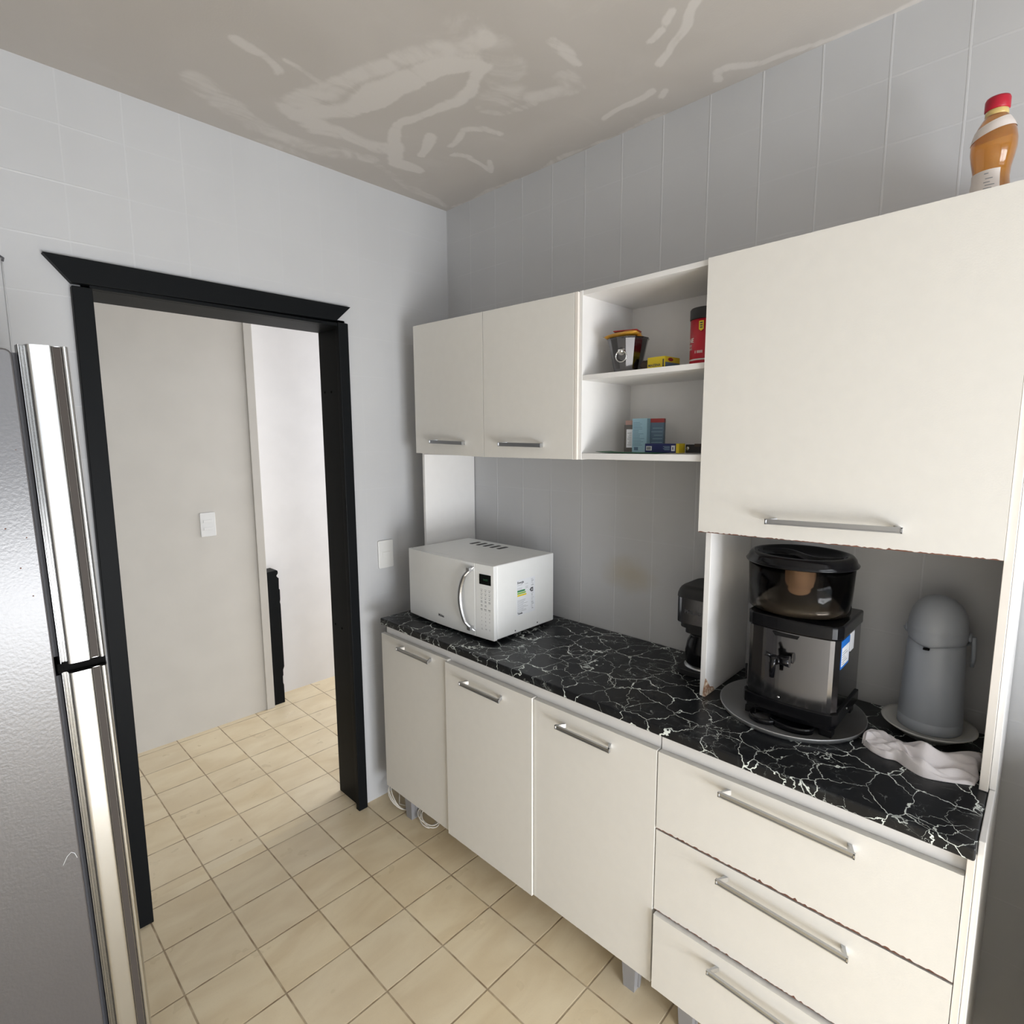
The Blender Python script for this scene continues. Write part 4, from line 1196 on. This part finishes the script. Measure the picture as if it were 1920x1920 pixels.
# ---- things on the lower shelf (z 1.5355)
LZ = 1.5366
gp = thing('spice_jar', (-0.120, -1.045, LZ), 'brown glass jar with pinkish lid left of the light blue carton', 'jar')
MB().prism(rounded(-0.135, -0.100, -1.066, -1.030, 0.006, 3), 2, LZ, LZ + 0.086).build('glass', 'greypack', gp)
MB().prism(rounded(-0.133, -0.102, -1.064, -1.032, 0.008, 3), 2, LZ + 0.0862, LZ + 0.100).build('lid', 'pinkcap', gp)
gl = MB().box(-0.1365, -0.1352, -1.064, -1.042, LZ + 0.014, LZ + 0.072).build('label', 'paper', gp)
mb = MB()
for k in range(7):
    mb.box(-0.1370, -0.1364, -1.061, -1.046 - 0.003 * (k % 3), LZ + 0.022 + k * 0.0062, LZ + 0.0235 + k * 0.0062)
mb.build('label_print', 'print', gl)
lb2 = carton('medicine_carton', (-0.136, -1.096, LZ), 0.022, 0.052, 0.105, 0.0, 'lightblue', 'light blue upright carton with fine print on the lower shelf')
def f4(mb):
    r = random.Random(3)
    for k in range(15):
        w = r.uniform(0.018, 0.040)
        mb.box(-0.0116, -0.0109, 0.022 - w, 0.022, 0.092 - k * 0.0050, 0.0930 - k * 0.0050)
    mb.box(-0.0116, -0.0109, 0.004, 0.018, 0.006, 0.016)
face_part(lb2, 'fine_print', 'dustblue', f4)
db = carton('medicine_carton', (-0.100, -1.132, LZ), 0.030, 0.044, 0.104, 0.35, 'dustblue', 'darker blue upright carton with red top behind the light blue one')
face_part(db, 'red_flap', 'redprint', lambda mb: mb.box(-0.0155, 0.0152, -0.0223, 0.0223, 0.092, 0.1046))
face_part(db, 'fine_print', 'lightblue', lambda mb: [mb.box(-0.0157, -0.0149, -0.018, 0.016 - 0.004 * (k % 3), 0.03 + k * 0.011, 0.0312 + k * 0.011) for k in range(5)])
nb = carton('toothpaste_carton', (-0.185, -1.205, LZ + 0.0012), 0.030, 0.118, 0.0265, -0.10, 'navy', 'long navy blue carton lying flat on the lower shelf')
def f5(mb):
    mb.box(-0.0156, -0.0149, 0.034, 0.054, 0.006, 0.019)
lab2 = face_part(nb, 'white_label', 'paper', f5)
lab3 = face_part(nb, 'white_label', 'paper', lambda mb: mb.box(-0.0156, -0.0149, -0.046, -0.034, 0.005, 0.021))
def f6(mb):
    for k in range(9): mb.box(-0.0160, -0.0155, 0.037 + k * 0.0017, 0.0379 + k * 0.0017, 0.008, 0.017)
c6 = face_part(lab2, 'barcode', 'darkprint', f6)
face_part(lab3, 'mark', 'darkprint', lambda mb: mb.box(-0.0160, -0.0155, -0.041, -0.038, 0.009, 0.017))
face_part(nb, 'fine_print', 'lightblue', lambda mb: [mb.box(-0.0155, -0.0149, -0.029, -0.010 + 0.004 * (k % 2), 0.008 + k * 0.0032, 0.0090 + k * 0.0032) for k in range(4)])
face_part(nb, 'yellow_end', 'yellow', lambda mb: mb.box(-0.0154, 0.0154, -0.0595, -0.0500, -0.0004, 0.0269))
dk = carton('small_package', (-0.176, -1.300, LZ + 0.0012), 0.026, 0.052, 0.024, -0.16, 'blackmatte', 'small dark package right of the navy carton on the lower shelf', 'package')
face_part(dk, 'silver_spot', 'alu', lambda mb: mb.lathe([(0, 0), (0.005, 0), (0.005, 0.0007), (0, 0.0009)], (0, 0, 0), 16).map(lambda x, y, z: (-0.0130 - z, 0.019 + x, 0.013 + y)))
face_part(dk, 'brown_flap', 'brown', lambda mb: mb.box(-0.0138, 0.012, -0.030, -0.004, 0.018, 0.0262))
gw = MB()
vs = []
for i in range(9):
    for j in range(4):
        y = -1.012 - i * 0.026; x = -0.262 + j * 0.028
        vs.append((x, y, LZ + 0.0003 + (0.003 if i == 0 else 0.0005 * (i % 2))))
gw.add(vs, [(i * 4 + j, i * 4 + 4 + j, i * 4 + 5 + j, i * 4 + 1 + j) for i in range(8) for j in range(3)], 0, True)
n0 = len(gw.v)
gwo = gw.build('flat_wrapper', 'leaf')
sm_ = gwo.modifiers.new('thick', 'SOLIDIFY'); sm_.thickness = 0.0006; sm_.offset = 1
tag(gwo, 'flat dark green wrapper lying under the lower shelf cartons', 'wrapper')
cup = MB().lathe([(0, 0), (0.024, 0.0), (0.026, 0.002), (0.029, 0.085), (0.028, 0.085), (0.025, 0.004), (0, 0.003)], (-0.120, -1.338, LZ), 36).build('plastic_cup', 'whiteplastic')
tag(cup, 'translucent white cup at the right end of the lower shelf', 'cup')

# ---- switch plates
def switch(name, x0, x1, z0, z1, yw, rockers, label):
    t = thing(name, ((x0 + x1) / 2, yw, (z0 + z1) / 2), label, 'light switch')
    MB().prism(rounded(x0, x1, z0, z1, 0.006, 4), 1, yw - 0.008, yw - 0.0005).build('plate', 'whiteplastic', t, bevel=0.002)
    for (ra_, rb, rc, rd) in rockers:
        MB().box(ra_, rb, yw - 0.0105, yw - 0.0075, rc, rd).build('rocker', 'whiteplastic', t, bevel=0.0008)
    return t
switch('light_switch', -0.414, -0.340, 1.033, 1.153, 0.0, [(-0.396, -0.358, 1.082, 1.103)], 'white single switch plate on the kitchen wall left of the microwave')
switch('light_switch', -0.737, -0.662, 1.070, 1.199, 1.19, [(-0.722, -0.678, 1.145, 1.160), (-0.722, -0.678, 1.105, 1.120)], 'white double switch plate on the cream hallway wall')

# ---- black stepped panel in the hallway
bp_ = MB().prism([(-0.402, 0.0), (-0.337, 0.0), (-0.337, 0.110), (-0.341, 0.125), (-0.341, 0.165), (-0.337, 0.172), (-0.337, 0.205), (-0.329, 0.225), (-0.329, 0.610), (-0.332, 0.625), (-0.329, 0.640), (-0.328, 0.700), (-0.333, 0.706), (-0.331, 0.770),
    (-0.338, 0.776), (-0.344, 0.786), (-0.334, 0.800), (-0.335, 0.814), (-0.340, 0.819), (-0.402, 0.815)], 1, 1.205, 1.300).build('wooden_panel', 'blackwood', bevel=0.001)
tag(bp_, 'black stepped-edge wooden panel standing behind the hallway wall corner', 'panel')

# ---- cable coils under the base cabinet
cb = MB()
def coil(c, r, turns, ph, tilt, dr=0.004):
    pts = []
    for i in range(int(turns * 20) + 1):
        t = i / 20 * 2 * PI + ph
        rr = r + dr * math.sin(i * 0.37)
        pts.append((c[0] + rr * math.cos(t), c[1] + rr * 1.25 * math.sin(t), c[2] + 0.004 + tilt * (1 + math.sin(t)) * 0.03 + 0.004 * math.sin(i * 0.23) ** 2))
    return pts
cb.tube(coil((-0.405, -0.295, 0.002), 0.033, 3.6, 0.3, 0.5, 0.009), 0.0024, 7)
cb.tube(coil((-0.425, -0.125, 0.004), 0.038, 2.7, 1.2, 1.3, 0.008), 0.0024, 7)
cb.tube([(-0.352, -0.075, 0.085), (-0.40, -0.085, 0.05), (-0.43, -0.125, 0.015), (-0.40, -0.17, 0.007), (-0.34, -0.23, 0.006), (-0.38, -0.26, 0.006)], 0.0026, 7)
tag(cb.build('power_cable', 'cable', weld=False), 'coiled off-white cable on the floor under the left base cabinet', 'cable')

# ---- painted-over cable with a hook, upper left of the doorway
ck = thing('wall_cable', (-1.52, 0.0, 2.04), 'thin painted cable hanging from a dark hook above the refrigerator', 'cable')
MB().tube([(-1.520, -0.002, 2.05), (-1.5195, -0.002, 1.95), (-1.520, -0.002, 1.84), (-1.521, -0.002, 1.4)], 0.0018, 8).build('cord', 'wall_n', ck)
MB().tube([(-1.530, -0.0015, 2.062), (-1.524, -0.012, 2.062), (-1.517, -0.010, 2.058), (-1.519, -0.008, 2.050)], 0.003, 8).build('hook', 'darkprint', ck)
